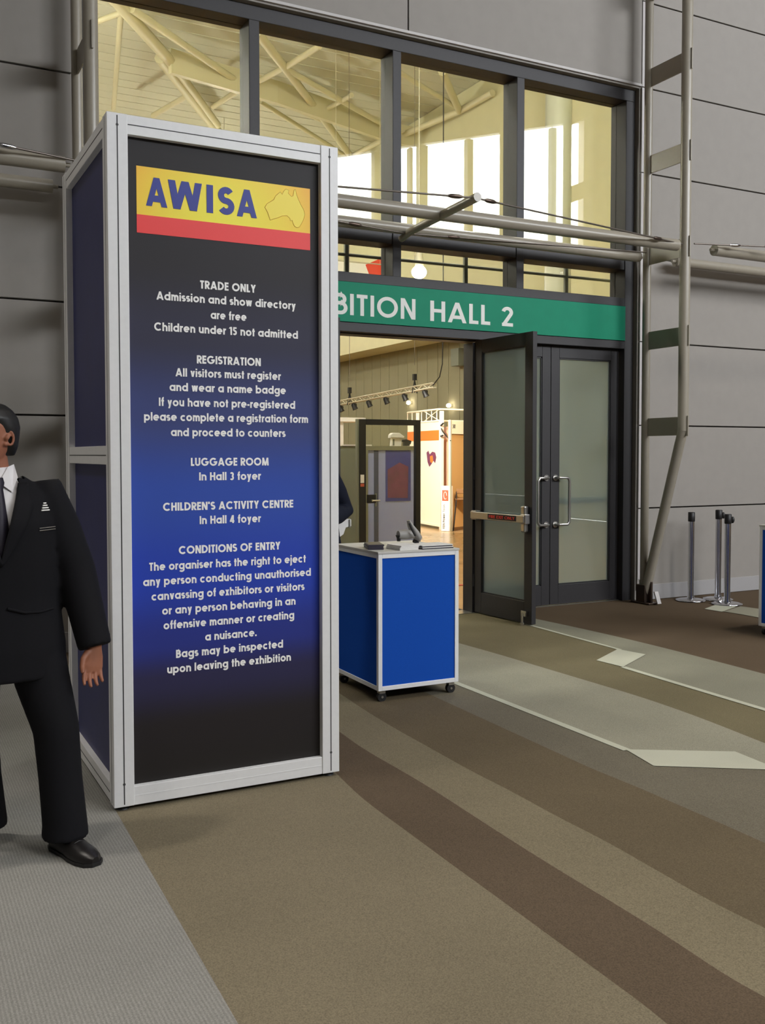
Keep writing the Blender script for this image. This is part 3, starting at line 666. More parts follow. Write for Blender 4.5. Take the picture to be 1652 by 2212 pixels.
# things on the counter top
def slab_stack(name, label, cat, q0, u, v, size, th, mats, nsheets=3):
    q0 = Vector(q0); r = root(name, q0, label, cat); h = 0
    for i in range(nsheets):
        du = u*(random.uniform(-.006, .006)); t = th/nsheets
        MB().obox(q0+du+z*(h+.0005), u*size[0], v*size[1], z*(t-.001)).build('brochure', mats[i % len(mats)], r, .001); h += t
    return r
uu = Vector((math.cos(.05), math.sin(.05), 0)); vv = Vector((-uu.y, uu.x, 0))
def rotu(a): return Vector((math.cos(a), math.sin(a), 0)), Vector((-math.sin(a), math.cos(a), 0))
u1, v1 = rotu(-.32); slab_stack('brochure_stack', 'dark covered brochure stack at the left corner of the counter top', 'brochures', (2.775, 5.50, TOPZ), u1, v1, (.1, .2), .034, [M['mag']], 3)
u1, v1 = rotu(.06); slab_stack('brochure_stack', 'white paper brochure stack in the middle of the counter top', 'brochures', (2.935, 5.37, TOPZ), u1, v1, (.14, .17), .03, [M['paper']], 4)
u1, v1 = rotu(.03); slab_stack('magazine_stack', 'dark magazines stacked in front of the scanner at the right of the counter', 'magazines', (3.09, 5.365, TOPZ), u1, v1, (.235, .17), .026, [M['mag'], M['paper']], 4)
sr = root('barcode_scanner', (3.12, 5.62, TOPZ+.03), 'grey hand held barcode scanner lying on the counter, head upright', 'scanner')
def at5(q, Y=5.62): return onY(q, Y)+Vector((0, 0, .03))
h0, h1 = at5((860, 1165)), at5((897, 1163))
MB().tube([h0, h0+(h1-h0)*.15, h0+(h1-h0)*.5, h1], [.026, .031, .033, .026], 16).build('handle', M['scan'], sr)
MB().tube([at5((861, 1166)), at5((861, 1172)), at5((861, 1179))], [.022, .014, .012], 12).build('handle_end', M['black'], sr)
hd = MB(); hp = [at5((882, 1134)), at5((887, 1146)), at5((895, 1160)), at5((902, 1172)), at5((903, 1177))]
rg = []
for i, p in enumerate(hp):
    wv_, dv = [(.008, .02), (.016, .034), (.026, .042), (.026, .042), (.012, .03)][i]
    rg.append([p+Vector((wv_*math.cos(2*math.pi*k/14), dv*math.sin(2*math.pi*k/14), wv_*.35*math.cos(2*math.pi*k/14))) for k in range(14)])
hd.loft(rg); hd.build('scan_head', M['scan'], sr)
MB().tube([at5((884, 1140), 5.57), at5((889, 1152), 5.565), at5((897, 1167), 5.565)], .008, 8).tube([at5((893, 1178)), at5((903, 1182))], .012, 10).build('scan_window', M['black'], sr)

# ------------------------------------------------------------------ queue posts
def stanchion(x, y, ztop, label, knob):
    r = root('queue_post', (x, y, 0), label, 'queue post', 'chrome queue posts against the grey wall')
    MB().lathe((x, y, 0), [(.155, .006), (.155, .013), (.12, .022), (.03, .03)], 32).build('base_plate', M['chrome'], r)
    MB().lathe((x, y, 0), [(.04, .028), (.036, .05), (.032, .06), (.032, ztop-.1)], 20).build('pole', M['chrome'], r)
    MB().lathe((x, y, 0), [(.033, ztop-.1), (.036, ztop-.095), (.036, ztop-.004), (.03, ztop)], 20).build('belt_head', M['black'], r)
    if knob: MB().ell((x+.045, y-.02, ztop-.06), .02, .018, .035).build('belt_clip', M['black'], r)
    return r
stanchion(7.672, 7.60, .946, 'leftmost chrome queue post nearest the slanted truss foot', False)
stanchion(7.986, 7.52, .966, 'middle chrome queue post, the tallest looking of the three', True)
stanchion(7.82, 7.24, .94, 'rightmost chrome queue post standing on the pale carpet patch', True)

# ------------------------------------------------------------------ exhibition hall shell
HX0, HX1, HY1, HZ = -14.0, 15.0, 46.0, 11.2
YH = YG+.1
struct(MB().poly([(HX0, YB, -.002), (HX1, YB, -.002), (HX1, HY1, -.002), (HX0, HY1, -.002)]).build('floor_hall', M['concrete']))
rw = MB().box(HX1, HX1+.2, YW+.25, HY1, 0, HZ)
for i in range(60): rw.box(HX1-.012, HX1, 9+i*.62, 9+i*.62+.02, 0, 4.9)
struct(rw.build('wall_hall_right', M['olive']))
struct(MB().box(HX1-1.0, HX1, YW+.3, HY1, 4.9, HZ-.02).build('trim_4', M['cream']))
struct(MB().box(HX0, HX1, HY1, HY1+.2, 0, HZ).build('wall_hall_end', M['cream']))
struct(MB().box(HX0-.2, HX0, YW+.25, HY1, 0, HZ).build('wall_hall_left', M['olive']))
hf = MB().box(HX0, XL-.02, YW+.2, YW+.28, 0, HZ).box(XR+.02, HX1, YW+.2, YW+.28, 0, HZ).box(XL-.02, XR+.02, YW+.2, YW+.28, ZT+.06, HZ)
struct(hf.build('wall_hall_front', M['cream']))
hc = MB().box(HX0, HX1, YW+.2, HY1, HZ, HZ+.2)
for i in range(70): hc.box(HX0, HX1, 9+i*.5, 9+i*.5+.03, HZ-.012, HZ)
struct(hc.build('ceiling_hall', M['ceil']))
struct(MB().box(3.4, 5.2, YG+.1, 9.75, -.001, .004).build('floor_mat', M['mat']))
struct(MB().box(3.4, 6.4, 9.75, 9.82, -.001, .003).build('trim_5', M['tape']))
# roof truss lines under the ceiling
ZR = 10.6
def inhall(a, b):
    a, b = onZ(a, ZR), onZ(b, ZR)
    ok = lambda p: -13.8 < p.x < 13.85 and 8.4 < p.y < 45.8
    T = [i/200 for i in range(201) if ok(a+(b-a)*(i/200))]
    return (a+(b-a)*T[0], a+(b-a)*T[-1]) if len(T) > 3 else None
def rline(mb, a, b, r):
    e = inhall(a, b)
    if e: mb.tube(list(e), r, 8)
    return e
rt_ = root('roof_truss', (8, 24, ZR), 'cream steel space frame under the hall ceiling seen through the upper window', 'roof truss')
for a, b, r in [((240, -10), (372, 137), .13), ((345, 125), (475, 290), .13), ((372, 137), (470, 270), .1), ((285, 20), (530, 188), .08), ((525, 185), (700, 262), .07),
    ((555, 70), (615, 146), .1), ((615, 146), (690, 245), .1), ((690, 245), (770, 355), .1), ((615, 146), (690, 100), .07), ((615, 146), (550, 180), .07), ((620, 150), (832, 272), .07),
    ((460, 231), (540, 180), .07), ((330, 250), (402, 208), .07), ((262, 15), (245, 235), .06), ((268, 25), (200, 50), .06), ((868, 292), (992, 240), .09), ((992, 240), (1100, 180), .09),
    ((955, 155), (992, 240), .1), ((992, 240), (1060, 390), .1), ((860, 155), (992, 235), .06), ((992, 235), (1100, 296), .07), ((750, 342), (870, 280), .08), ((1240, 360), (1350, 310), .09), ((1255, 372), (1350, 430), .08),
    ((690, 245), (760, 205), .06), ((562, 220), (760, 345), .06), ((1130, 310), (1245, 330), .08)]:
    m = MB()
    if rline(m, a, b, r): m.build('chord', M['truss'], rt_)
for a, b in [((370, 128), (600, 196)), ((600, 196), (850, 285)), ((850, 285), (1100, 332)), ((1100, 332), (1350, 362))]:
    if not inhall(a, b): continue
    p, q_ = inhall(a, b); d = (q_-p); m = MB(); m.obox(p+Vector((0, 0, -.3)), d, Vector((-d.y, d.x, 0)).normalized()*.14, (0, 0, .55)); m.build('box_beam', M['truss'], rt_)
# big round column in the hall
cc = MB().lathe((12.0, 15.5, 0), [(.26, 0), (.26, HZ)], 28); tag(struct(cc.build('column_hall', mat('hall_column_paint', (170, 170, 150), .35))))
# hanging high bay lamps
def bay(x, y, z_, label, grp):
    r = root('high_bay_lamp', (x, y, z_), label, 'lamp', grp)
    MB().ell((x, y, z_-.3), .15, .15, .13).build('bulb', M['glow'], r)
    MB().lathe((x, y, z_), [(.09, -.19), (.09, -.1), (.06, .12), (.03, .18)], 20).build('housing', M['ltruss'], r)
    MB().tube([(x, y, z_+.18), (x, y, HZ)], .01, 6).build('rod', M['ltruss'], r); return r
for (x, y, z_) in ADDED_HALL_LAMPS: bay(x, y, z_, 'high bay lamp added to light the hall, hanging out of sight of the window', 'added unseen hall lamps')
lp = onY((905, 588), 17.0); light('POINT', 'hall_point_light', (lp.x, lp.y, lp.z), 220, (1, .92, .66), .14)
bay(lp.x, lp.y, lp.z+.3, 'glowing high bay lamp seen through the lower window strip above the green sign', None)
# housings for the added foyer fill lights
for i, (x, y) in enumerate(FOYER_FILLS):
    f = MB().box(x-.6, x+.6, y-.3, y+.3, 11.87, 12.0).build('fill_light_housing', mat('fixture_white', (230, 230, 226), .5) if i == 0 else bpy.data.materials['fixture_white'])
    tag(f, 'white rectangular housing of an added fill light high above the foyer, out of the frame', 'lamp', 'added foyer fill lights')
# grey box on the side wall and round lamps
a, b = onX((986, 792), 14.9), onX((1003, 752), 14.9)
tag(MB().box(14.7, 15.0, b.y, a.y, a.z, b.z).build('wall_box', M['greyp']), 'grey box mounted high on the olive hall wall beside the open door', 'wall box')
for q, lb_ in (((888, 870), 'left round spotlight glowing on the olive hall wall below the lighting truss'), ((975, 876), 'right round spotlight glowing on the olive hall wall above the white booth')):
    c = onX(q, 14.97); r = root('wall_spotlight', c, lb_, 'spotlight')
    MB().tube([c+Vector((.03, 0, 0)), c+Vector((-.06, 0, 0))], .045, 20).build('housing', M['ltruss'], r)
    MB().ell(c+Vector((-.1, 0, 0)), .05, .1, .06, 16, 10).build('lens', M['glow2'], r)
# lighting truss with par cans
TA, TB = onY((690, 879), 21.0), onY((938, 832), 17.2)
lt_ = root('lighting_truss', (TA+TB)/2, 'slim white lattice lighting truss hanging across the hall', 'lighting truss')
d = (TB-TA); dn = d.normalized(); pz = Vector((0, 0, 1)); ps = dn.cross(pz).normalized()
m = MB(); hw = .046
for a, b in ((-1, -1), (1, -1), (-1, 1), (1, 1)): m.tube([TA+ps*hw*a+pz*hw*b, TB+ps*hw*a+pz*hw*b], .013, 8)
m.build('chord', M['ltruss'], lt_)
m = MB(); nseg = 26
for i in range(nseg):
    p, q_ = TA+d*(i/nseg), TA+d*((i+1)/nseg); s_ = 1 if i % 2 else -1
    for a in (-1, 1): m.tube([p+ps*hw*a-pz*hw*s_, q_+ps*hw*a+pz*hw*s_], .009, 6)
    m.tube([p+pz*hw-ps*hw*s_, q_+pz*hw+ps*hw*s_], .009, 6); m.tube([p-pz*hw-ps*hw*s_, q_-pz*hw+ps*hw*s_], .009, 6)
m.build('lacing', M['ltruss'], lt_)
tpos = lambda x: (lambda q: q)(TA+d*((x-690)/(938-690)))
for i, x in enumerate((762, 900)):
    p = tpos(x); m = MB(); m.tube([p-pz*.08, p+pz*.3], .009, 6).tube([p+ps*.07-pz*.09, p+pz*.2, p-ps*.07-pz*.09], .014, 6).box(p.x-.035, p.x+.035, p.y-.035, p.y+.035, p.z+.18, p.z+.31)
    m.build('hoist_clamp', M['black'], lt_); MB().tube([p+pz*.5, Vector((p.x, p.y, HZ))], .006, 6).build('hanging_chain', M['cable'], lt_)
m = MB(); p = tpos(935); m.tube([p, p+pz*.15+dn*.2, p+pz*.4+dn*.28, p+pz*1.2+dn*.3, Vector((p.x, p.y, HZ))+dn*.3], .012, 6); m.build('power_cable', M['black'], lt_)
par = None
for i, x in enumerate((741, 772, 805, 842, 880, 920)):
    p = tpos(x)-pz*.066
    nm = ['leftmost', 'second', 'third', 'fourth', 'fifth', 'rightmost'][i]
    if par is None:
        par = root('stage_light', p, None, 'stage light', 'black stage lights under the truss'); p0 = p
        ax = Vector((.35, -.25, -.9)).normalized(); c = p-pz*.065
        MB().tube([c-ax*.07, c-ax*.035, c+ax*.055, c+ax*.08], [.03, .05, .058, .064], 14).build('lamp_can', M['black'], par)
        MB().tube([c+ps*.07, c+ps*.07+pz*.05, p, c-ps*.07+pz*.05, c-ps*.07], .009, 6).build('yoke', M['black'], par); r = par
    else: r = copy_tree(par, p-p0)
    r['label'] = nm + ' black stage light under the lighting truss, counting from the left'

# ------------------------------------------------------------------ booths
def bz_at(base, ypx):   # height above floor point BASE seen at picture row ypx
    lo, hi = -1.0, 8.0
    for _ in range(40):
        m_ = (lo+hi)/2; v_ = Vector((base.x, base.y, m_-CAM_H)); yy = CY-F_PX*v_.dot(up)/v_.dot(fw)
        lo, hi = (m_, hi) if yy > ypx else (lo, m_)
    return lo
B0, B1 = onZ((880, 1131)), onZ((948.5, 1144)); uB = (B1-B0).normalized(); nB = Vector((uB.y, -uB.x, 0))
if nB.dot(B1) > 0: nB = -nB
bh_ = bz_at(B1, 911)
bo = root('exhibition_booth', B1, 'brightly lit exhibition booth with orange poster and white number board, deep inside the hall', 'booth')
L_ = (B1-B0).length
MB().obox(B0+pz*.08, uB*L_, -nB*.03, pz*(bh_-.08)).build('wall_panel', M['boothw'], bo)
MB().obox(B1, uB*.07, -nB*.07, pz*(bh_+.22)).build('post', M['boothw'], bo)
MB().obox(B0+pz*.06, uB*L_, nB*.02, pz*.05).build('kick_rail', M['boothw'], bo)
tf = MB()
for zz in (bh_+.02, bh_+.26): tf.tube([B0+pz*zz, B1+pz*zz], .02, 8); tf.tube([B1+pz*zz, B1+pz*zz+Vector((.8, .1, 0))], .02, 8)
for i in range(7):
    p = B0+uB*L_*(i/6.5); tf.tube([p+pz*(bh_+.02), p+pz*(bh_+.26)], .012, 6)
tf.tube([B1+pz*(bh_+.02)-uB*.9, B1+pz*(bh_+.26)], .01, 6); tf.tube([B1+pz*(bh_+.26)-uB*.9, B1+pz*(bh_+.02)], .01, 6)
tf.obox(B0+uB*(L_*.28)+pz*(bh_-.02), uB*.07, -nB*.05, pz*.3)
tf.build('top_frame', M['boothw'], bo)
z_or0, z_or1 = bz_at(B1, 951), bz_at(B1, 929)
MB().obox(B0+pz*z_or0+nB*.001, uB*(L_-.02), nB*.003, pz*(z_or1-z_or0)).build('poster_header', M['orange'], bo)
ph = MB(); zc = bz_at(B1, 988); c = B1-uB*.42+nB*.003
ph.prism([c+uB*a+pz*(zc+b) for a, b in ((-.28, .1), (-.18, .14), (-.1, .06), (.05, .12), (.2, .1), (.26, .0), (.2, -.12), (.08, -.06), (0, -.14), (-.12, -.2), (-.22, -.1))], nB*.003); ph.build('poster_picture', M['maroon'], bo)
pi_ = MB(); pi_.prism([c+uB*a+pz*(zc+b)+nB*.003 for a, b in ((-.08, .02), (.06, .04), (.1, -.06), (.02, -.12), (-.06, -.1))], nB*.002); pi_.build('poster_picture', M['orange'], bo)
# tan booth with number board
P2, P3 = onZ((972.5, 1148)), onZ((1060, 1136)); u3 = (P3-P2).normalized(); n3 = Vector((u3.y, -u3.x, 0)); n3 = n3 if n3.y < 0 else -n3
b2 = bo
h2 = bz_at(P2, 907); L3 = (P3-P2).length
MB().obox(P2, u3*.05, -n3*.05, pz*h2).build('post', M['ltruss'], b2)
MB().obox(P2+u3*.05-n3*.06+pz*.06, u3*(L3-.05), -n3*.03, pz*(h2-.1)).build('wall_panel', M['bootho'], b2)
MB().obox(P2+u3*.02-n3*.05, -n3*.03, u3*(L3), pz*.06).build('kick_rail', M['brown'], b2)
z0_, z1_ = bz_at(P2, 937), bz_at(P2, 908)
fs = MB().obox(P2+u3*.05+pz*z0_, u3*(L3-.05), -n3*.03, pz*(z1_-z0_)).build('fascia', M['boothw'], b2)
tt = MB(); text(tt, '2401', P2+u3*.085+pz*(z0_+.11)+n3*.001, u3, pz, n3, width=.115, cap=.085, w=.16); tt.build('lettering', M['ink'], fs)
P4 = B1+Vector((.12, .9, 0))
pa_, pb_ = onZ((949, 1143.5)), onZ((976, 1143.5))
MB().obox(pa_, pb_-pa_, (0, .03, 0), pz*(bh_-.1)).build('side_panel', M['boothp'], bo)
cbm = MB(); cbm.tube([B1+uB*.1+pz*(bh_-.14), B1+uB*.16+pz*(bh_-.2), P2+pz*(bh_-.4)], .012, 6); cbm.tube([B1+uB*.08+pz*(bh_-.08), B1+uB*.2+pz*(bh_-.04)], .02, 6); cbm.tube([B1+uB*.08+pz*(bh_-.3), B1+uB*.18+pz*(bh_-.29)], .02, 6)
cbm.build('cable', M['black'], bo)
# narrow upright white carton with red logo
fa, fb_ = onZ((953, 1147)), onZ((970, 1148)); uf = (fb_-fa).normalized(); nf = Vector((uf.y, -uf.x, 0)); nf = nf if nf.y < 0 else -nf
fh = bz_at(fa, 1050); fwid = (fb_-fa).length
fbx = root('display_carton', fa, 'narrow white upright carton with red logo square, standing between the two booths', 'carton')
fbo = MB().obox(fa+pz*.004, uf*fwid, -nf*.12, pz*fh).build('carton_body', M['paper'], fbx)
MB().obox(fa+uf*.02+pz*(fh-.3), uf*(fwid-.04), nf*.003, pz*.22).build('logo_square', M['redbrown'], fbo)
tt = MB(); text(tt, 'FEIN Power Tools', fa+uf*(fwid*.45)+pz*.05+nf*.001, pz, -uf, nf, width=fh-.42, cap=.05, w=.14, ls=.12)
for i in range(1): text(tt, 'FEIN Power Tools', fa+uf*(fwid*.78)+pz*.1+nf*.001, pz, -uf, nf, width=.001, cap=.0005, w=.1) if False else None
tt.build('lettering', M['ink'], fbo)
lgm = MB(); cq = fa+uf*(fwid/2)+pz*(fh-.19)+nf*.004
lgm.tube([cq+uf*(.035*math.cos(t))+pz*(.075*math.sin(t)) for t in [i*.42 for i in range(14)]], .006, 6); lgm.build('logo_ring', M['paper'], fbo)
# chair in the tan booth
cb0 = onZ((979, 1147)); 
ch = root('bar_chair', cb0, 'brown backed chair with thin black legs in the tan booth', 'chair')
cu, cv = Vector((.89, -.46, 0)), Vector((.46, .89, 0)); sz = bz_at(cb0, 1079); bt = bz_at(cb0, 1056)
seat0 = cb0+cu*.06+pz*sz
for a, b in ((0, 0), (.42, 0), (0, .42), (.42, .42)):
    MB().tube([cb0+cu*a+cv*b, seat0+cu*(a*.86)+cv*(b*.86)-pz*.01], .014, 8).build('leg', M['black'], ch)
MB().obox(seat0-cu*.02-cv*.02-pz*.012, cu*.42, cv*.42, pz*.035).build('seat', M['brown'], ch, .01)
MB().obox(seat0-cu*.0-cv*.02+pz*.12, cu*.4, cv*.025, pz*(bt-sz-.12)).build('backrest', M['brown'], ch, .01)
for a in (0, .38): MB().tube([seat0+cu*a-cv*.01, seat0+cu*a-cv*.01+pz*.16], .012, 8).build('back_post', M['black'], ch)
light('SPOT', 'booth_spot', tuple(B1+Vector((-3.4, -2.2, 3.6))), 800, (1, .93, .8), .05, target=tuple(B1+Vector((0, .4, 1.2))), spot=44, blend=.4)
light('SPOT', 'booth_spot', tuple(P2+Vector((-.6, -3.0, 2.7))), 260, (1, .84, .6), .03, target=tuple(P2+Vector((1.0, .6, 1.3))), spot=44, blend=.15)

# ------------------------------------------------------------------ partition, display door and bits seen through the doorway
YP1 = 12.2
PL, PR = onY((700, 963), YP1), onY((905, 965), YP1)
pt = root('partition_wall', ((PL.x+PR.x)/2, YP1, 0), 'low grey partition with lavender glazed panel behind the black door frame', 'partition')
xm = onY((786, 1000), YP1).x; ptop = PL.z
MB().box(PL.x-.6, xm, YP1, YP1+.04, 0, ptop).build('plain_panel', M['greyp'], pt)
MB().box(PL.x-.6, xm+.12, YP1-.012, YP1+.05, ptop, ptop+.02).build('top_rail', M['paper'], pt)
f = MB(); bt_ = .075
f.box(xm, PR.x, YP1-.01, YP1+.05, ptop-bt_*.8, ptop); f.box(xm, xm+.06, YP1-.01, YP1+.05, 0, ptop-bt_*.8); f.box(PR.x-bt_, PR.x, YP1-.01, YP1+.05, 0, ptop-bt_*.8)
f.build('panel_frame', mat('khaki_frame', (122, 120, 98), .6), pt)
lp_ = MB().box(xm+.06, PR.x-bt_, YP1+.005, YP1+.02, .02, ptop-bt_*.8).build('lavender_panel', M['lav'], pt)
a, b = onY((808, 1000), YP1), onY((817, 1000), YP1); MB().box(a.x, b.x, YP1-.004, YP1+.004, .02, ptop-.06).build('dark_mullion', mat('blue_grey_mullion', (62, 68, 96), .5), pt)
a, b = onY((833, 1083), YP1), onY((887, 969), YP1); pst = MB().box(a.x, b.x, YP1-.001, YP1+.004, a.z, b.z).build('poster', M['pblue'], pt)
MB().prism([(a.x+.03, YP1-.003, a.z+.05), (b.x-.05, YP1-.003, a.z+.04), (b.x-.04, YP1-.003, b.z-.26), ((a.x+b.x)/2+.02, YP1-.003, b.z-.2), (a.x+.03, YP1-.003, b.z-.3)], (0, .002, 0)).build('poster_picture', M['maroon'], pst)
# white scanner-like model and black gadget on top
c0 = onY((856, 962), YP1); s_ = onY((866, 962), YP1).x-onY((856, 962), YP1).x
md = root('white_model', (c0.x, YP1+.02, ptop), 'white hooded machine model standing on the lavender partition', 'model')
MB().prism([(c0.x+s_*a, YP1+.0, ptop+s_*b) for a, b in ((-1.1, 0), (-.9, 1.5), (1.2, 1.5), (1.0, 0))], (0, .05, 0)).build('stand', M['paper'], md)
MB().prism([(c0.x+s_*a, YP1-.02, ptop+s_*b) for a, b in ((-1.4, 1.5), (-1.3, 2.1), (-.9, 2.5), (.6, 2.5), (1.7, 1.8), (1.5, 1.5))], (0, .09, 0)).build('hood', M['paper'], md, .01)
MB().box(c0.x-s_*.75, c0.x-s_*.45, YP1-.004, YP1, ptop+s_*.1, ptop+s_*1.3).build('slot', M['greyp'], md)
c1 = onY((878, 962), YP1); g_ = MB(); g_.box(c1.x-s_*.5, c1.x+s_*.7, YP1, YP1+.05, ptop+.003, ptop+s_*1.0).tube([(c1.x-s_*.9, YP1+.02, ptop+s_*1.0), (c1.x, YP1+.02, ptop+s_*1.15), (c1.x+s_*1.0, YP1+.02, ptop+s_*.9), (c1.x+s_*.8, YP1+.02, ptop+s_*.4)], s_*.22, 8)
tag(g_.build('clamp', M['black'], at=(c1.x, YP1, ptop)), 'small black clamp beside the white model on the partition', 'clamp')
# free standing black display door frame with lock
YK = 11.6
KL, KR = onY((776, 905), YK), onY((908.5, 909), YK); kt = KL.z; kw = .098
kd = root('display_door', ((KL.x+KR.x)/2, YK, 0), 'black framed glass display door with lock standing in front of the partition', 'door display')
f = MB(); f.box(KL.x, KL.x+kw, YK, YK+.07, .0, kt); f.box(KR.x-kw*.75, KR.x, YK, YK+.07, 0, kt); f.box(KL.x+kw, KR.x-kw*.75, YK, YK+.07, kt-.075, kt); f.box(KL.x+kw, KR.x-kw*.75, YK, YK+.07, 0, .1)
f.build('door_frame', M['black'], kd, .003)
MB().box(KL.x-.03, KL.x, YK+.01, YK+.06, 0, kt).build('side_strip', M['greyp'], kd)
MB().box(KL.x+kw, KR.x-kw*.75, YK+.03, YK+.038, .1, kt-.075).build('pane', M['glass'], kd)
c = onY((802, 1078), YK); MB().box(c.x-.07, c.x+.05, YK-.04, YK+.0, c.z-.055, c.z+.06).build('lock_case', M['black'], kd, .004)
MB().box(c.x+.05, c.x+.075, YK-.012, YK, c.z-.1, c.z+.075).build('strike_plate', M['greyp'], kd)
MB().tube([(c.x-.01, YK-.06, c.z-.02), (c.x+.1, YK-.06, c.z-.02)], .01, 8).tube([(c.x-.01, YK-.04, c.z-.02), (c.x-.01, YK-.065, c.z-.02)], .014, 8).build('lever', M['dull'], kd)
c = onY((782, 1040), YK); MB().box(c.x-.025, c.x+.03, YK-.002, YK, c.z-.02, c.z+.09).build('sticker', M['paper'], kd); MB().box(c.x-.025, c.x+.03, YK-.003, YK, c.z-.07, c.z-.03).build('sticker', M['redbrown'], kd)
# white canopy frame at the left edge of the doorway
YC = 15.0; a, b = onY((700, 906), YC), onY((790, 905), YC)
cn = root('canopy_frame', (a.x, YC, 0), 'white canopy frame with hanging post left of the black door frame', 'frame')
MB().box(a.x-.4, b.x, YC, YC+.6, b.z-.05, b.z+.02).build('canopy', M['paper'], cn)
p_ = onY((741, 948), YC); MB().box(p_.x-.04, p_.x+.03, YC+.05, YC+.12, 0, b.z-.05).build('post', M['paper'], cn)
# hanging banner in the hall
YBn = 20.0; a, b = onY((700, 598), YBn), onY((829, 574), YBn); mx = onY((806, 580), YBn).x
bn = root('hanging_banner', ((a.x+b.x)/2, YBn, b.z), 'white and red banner hanging in the hall, seen through the lower window strip', 'banner')
MB().box(a.x, mx, YBn, YBn+.02, a.z-.1, b.z).build('banner_sheet', M['paper'], bn)
MB().prism([(mx, YBn-.002, a.z-.1), (b.x, YBn-.002, a.z-.1), (b.x, YBn-.002, b.z+.2), (mx-.2, YBn-.002, b.z-.02)], (0, .02, 0)).build('banner_corner', M['banner'], bn)
MB().tube([(a.x, YBn, b.z+.02), (b.x, YBn, b.z+.02)], .015, 6).tube([(a.x+.3, YBn, b.z), (a.x+.3, YBn, HZ)], .005, 6).tube([(b.x-.1, YBn, b.z), (b.x-.1, YBn, HZ)], .005, 6).build('hanging_rail', M['ltruss'], bn)

# ------------------------------------------------------------------ people
def solid(mb, name, m, parent, vox, smooth=6, fac=.5):
    """fuse overlapping shapes into one continuous skin"""
    o = mb.build('tmp_'+name, m, parent)
    r = o.modifiers.new('r', 'REMESH'); r.mode = 'VOXEL'; r.voxel_size = vox; r.use_smooth_shade = True
    s = o.modifiers.new('s', 'SMOOTH'); s.iterations = smooth; s.factor = fac
    dg = bpy.context.evaluated_depsgraph_get(); dg.update()
    me = bpy.data.meshes.new_from_object(o.evaluated_get(dg)); me.name = name
    loc = ORG[o.name]; bpy.data.objects.remove(o)
    n_ = bpy.data.objects.new(name, me); C.objects.link(n_); n_.parent = parent
    for p in me.polygons: p.use_smooth = True
    ORG[n_.name] = loc; return n_
def ring(c, rx, ry, n=20, tilt=0, sq=2.0):
    c = Vector(c); out = []
    for k in range(n):
        t = 2*math.pi*k/n; ca, sa = math.cos(t), math.sin(t)
        out.append(c+Vector((rx*math.copysign(abs(ca)**(2/sq), ca), ry*math.copysign(abs(sa)**(2/sq), sa), tilt*sa)))
    return out
def torso(mb, rows): mb.loft([ring((x, y, z_), rx, ry, 24, 0, sq) for x, y, z_, rx, ry, sq in rows]); return mb
def hand(mb, wr, dr, side, cur=.25, s=1.0, splay=1.7):
    """palm + five fingers; wr wrist, dr pointing direction, side = vector towards the thumb"""
    dr = Vector(dr).normalized(); side = (Vector(side)-dr*Vector(side).dot(dr)).normalized(); nn = dr.cross(side).normalized()
    wr = Vector(wr)
    rings = []
    for t, a, b in ((-.03, .026, .02), (.0, .027, .019), (.035, .038, .017), (.075, .043, .016), (.098, .04, .013)):
        c = wr+dr*t*s; rings.append([c+side*(a*math.cos(2*math.pi*k/14))*s+nn*(b*math.sin(2*math.pi*k/14))*s for k in range(14)])
    mb.loft(rings)
    for i, (off, ln) in enumerate(((.033, .07), (.0113, .08), (-.0113, .074), (-.033, .058))):
        b0 = wr+dr*.085*s+side*off*s; P = [b0]; ang = 0; d_ = dr.copy()
        for j, f_ in enumerate((.45, .3, .25)):
            ang += cur*(1+.12*i); d2 = dr*math.cos(ang)-nn*math.sin(ang)+side*off*splay; P.append(P[-1]+d2.normalized()*ln*f_*s)
        mb.tube(P, [.0092*s, .0088*s, .008*s, .0062*s], 10)
    t0 = wr+dr*.02*s+side*.026*s
    mb.tube([t0, t0+dr*.03*s+side*.022*s-nn*.012*s, t0+dr*.06*s+side*.026*s-nn*.02*s, t0+dr*.082*s+side*.022*s-nn*.026*s], [.016*s, .0125*s, .011*s, .008*s], 10)
def head_shape(mb, c, yaw=0.0):
    """c = centre of the head; face along -Y turned by yaw"""
    c = Vector(c); Rm = Matrix.Rotation(yaw, 3, 'Z'); T = lambda x, y, z_: c+Rm @ Vector((x, y, z_))
    rows = [(-.115, -.045, .03, .035), (-.105, -.045, .042, .05), (-.08, -.03, .056, .07), (-.045, -.014, .065, .083), (0, -.004, .072, .092), (.04, .002, .075, .096), (.075, .006, .068, .088), (.1, .006, .048, .066), (.116, .006, .02, .03)]
    mb.loft([[T(rx*math.cos(2*math.pi*k/20), yc+ry*math.sin(2*math.pi*k/20), z_) for k in range(20)] for z_, yc, rx, ry in rows])
    mb.tube([T(0, -.085, .018), T(0, -.1, -.01), T(0, -.112, -.03), T(0, -.095, -.042)], [.01, .013, .017, .012], 10)     # nose
    mb.tube([T(-.024, -.092, -.066), T(0, -.1, -.063), T(.024, -.092, -.066)], [.006, .009, .006], 8); mb.tube([T(-.02, -.09, -.076), T(0, -.098, -.077), T(.02, -.09, -.076)], [.006, .009, .006], 8)
    mb.tube([T(-.048, -.078, .028), T(-.02, -.092, .026)], .009, 8); mb.tube([T(.048, -.078, .028), T(.02, -.092, .026)], .009, 8)
    for sg in (-1, 1):
        ec = T(sg*.074, .012, -.008); e_ = [ec+Rm @ Vector((sg*(.004+.004*math.sin(t)), .014*math.sin(t)+.004, .026*math.cos(t))) for t in [i*.5 for i in range(11)]]
        mb.tube(e_, .006, 8); mb.tube([T(sg*.072, .0, .0), T(sg*.076, .01, -.01)], .014, 8); mb.tube([T(sg*.071, -.004, -.036), T(sg*.074, .0, -.028)], .008, 8)
    return T
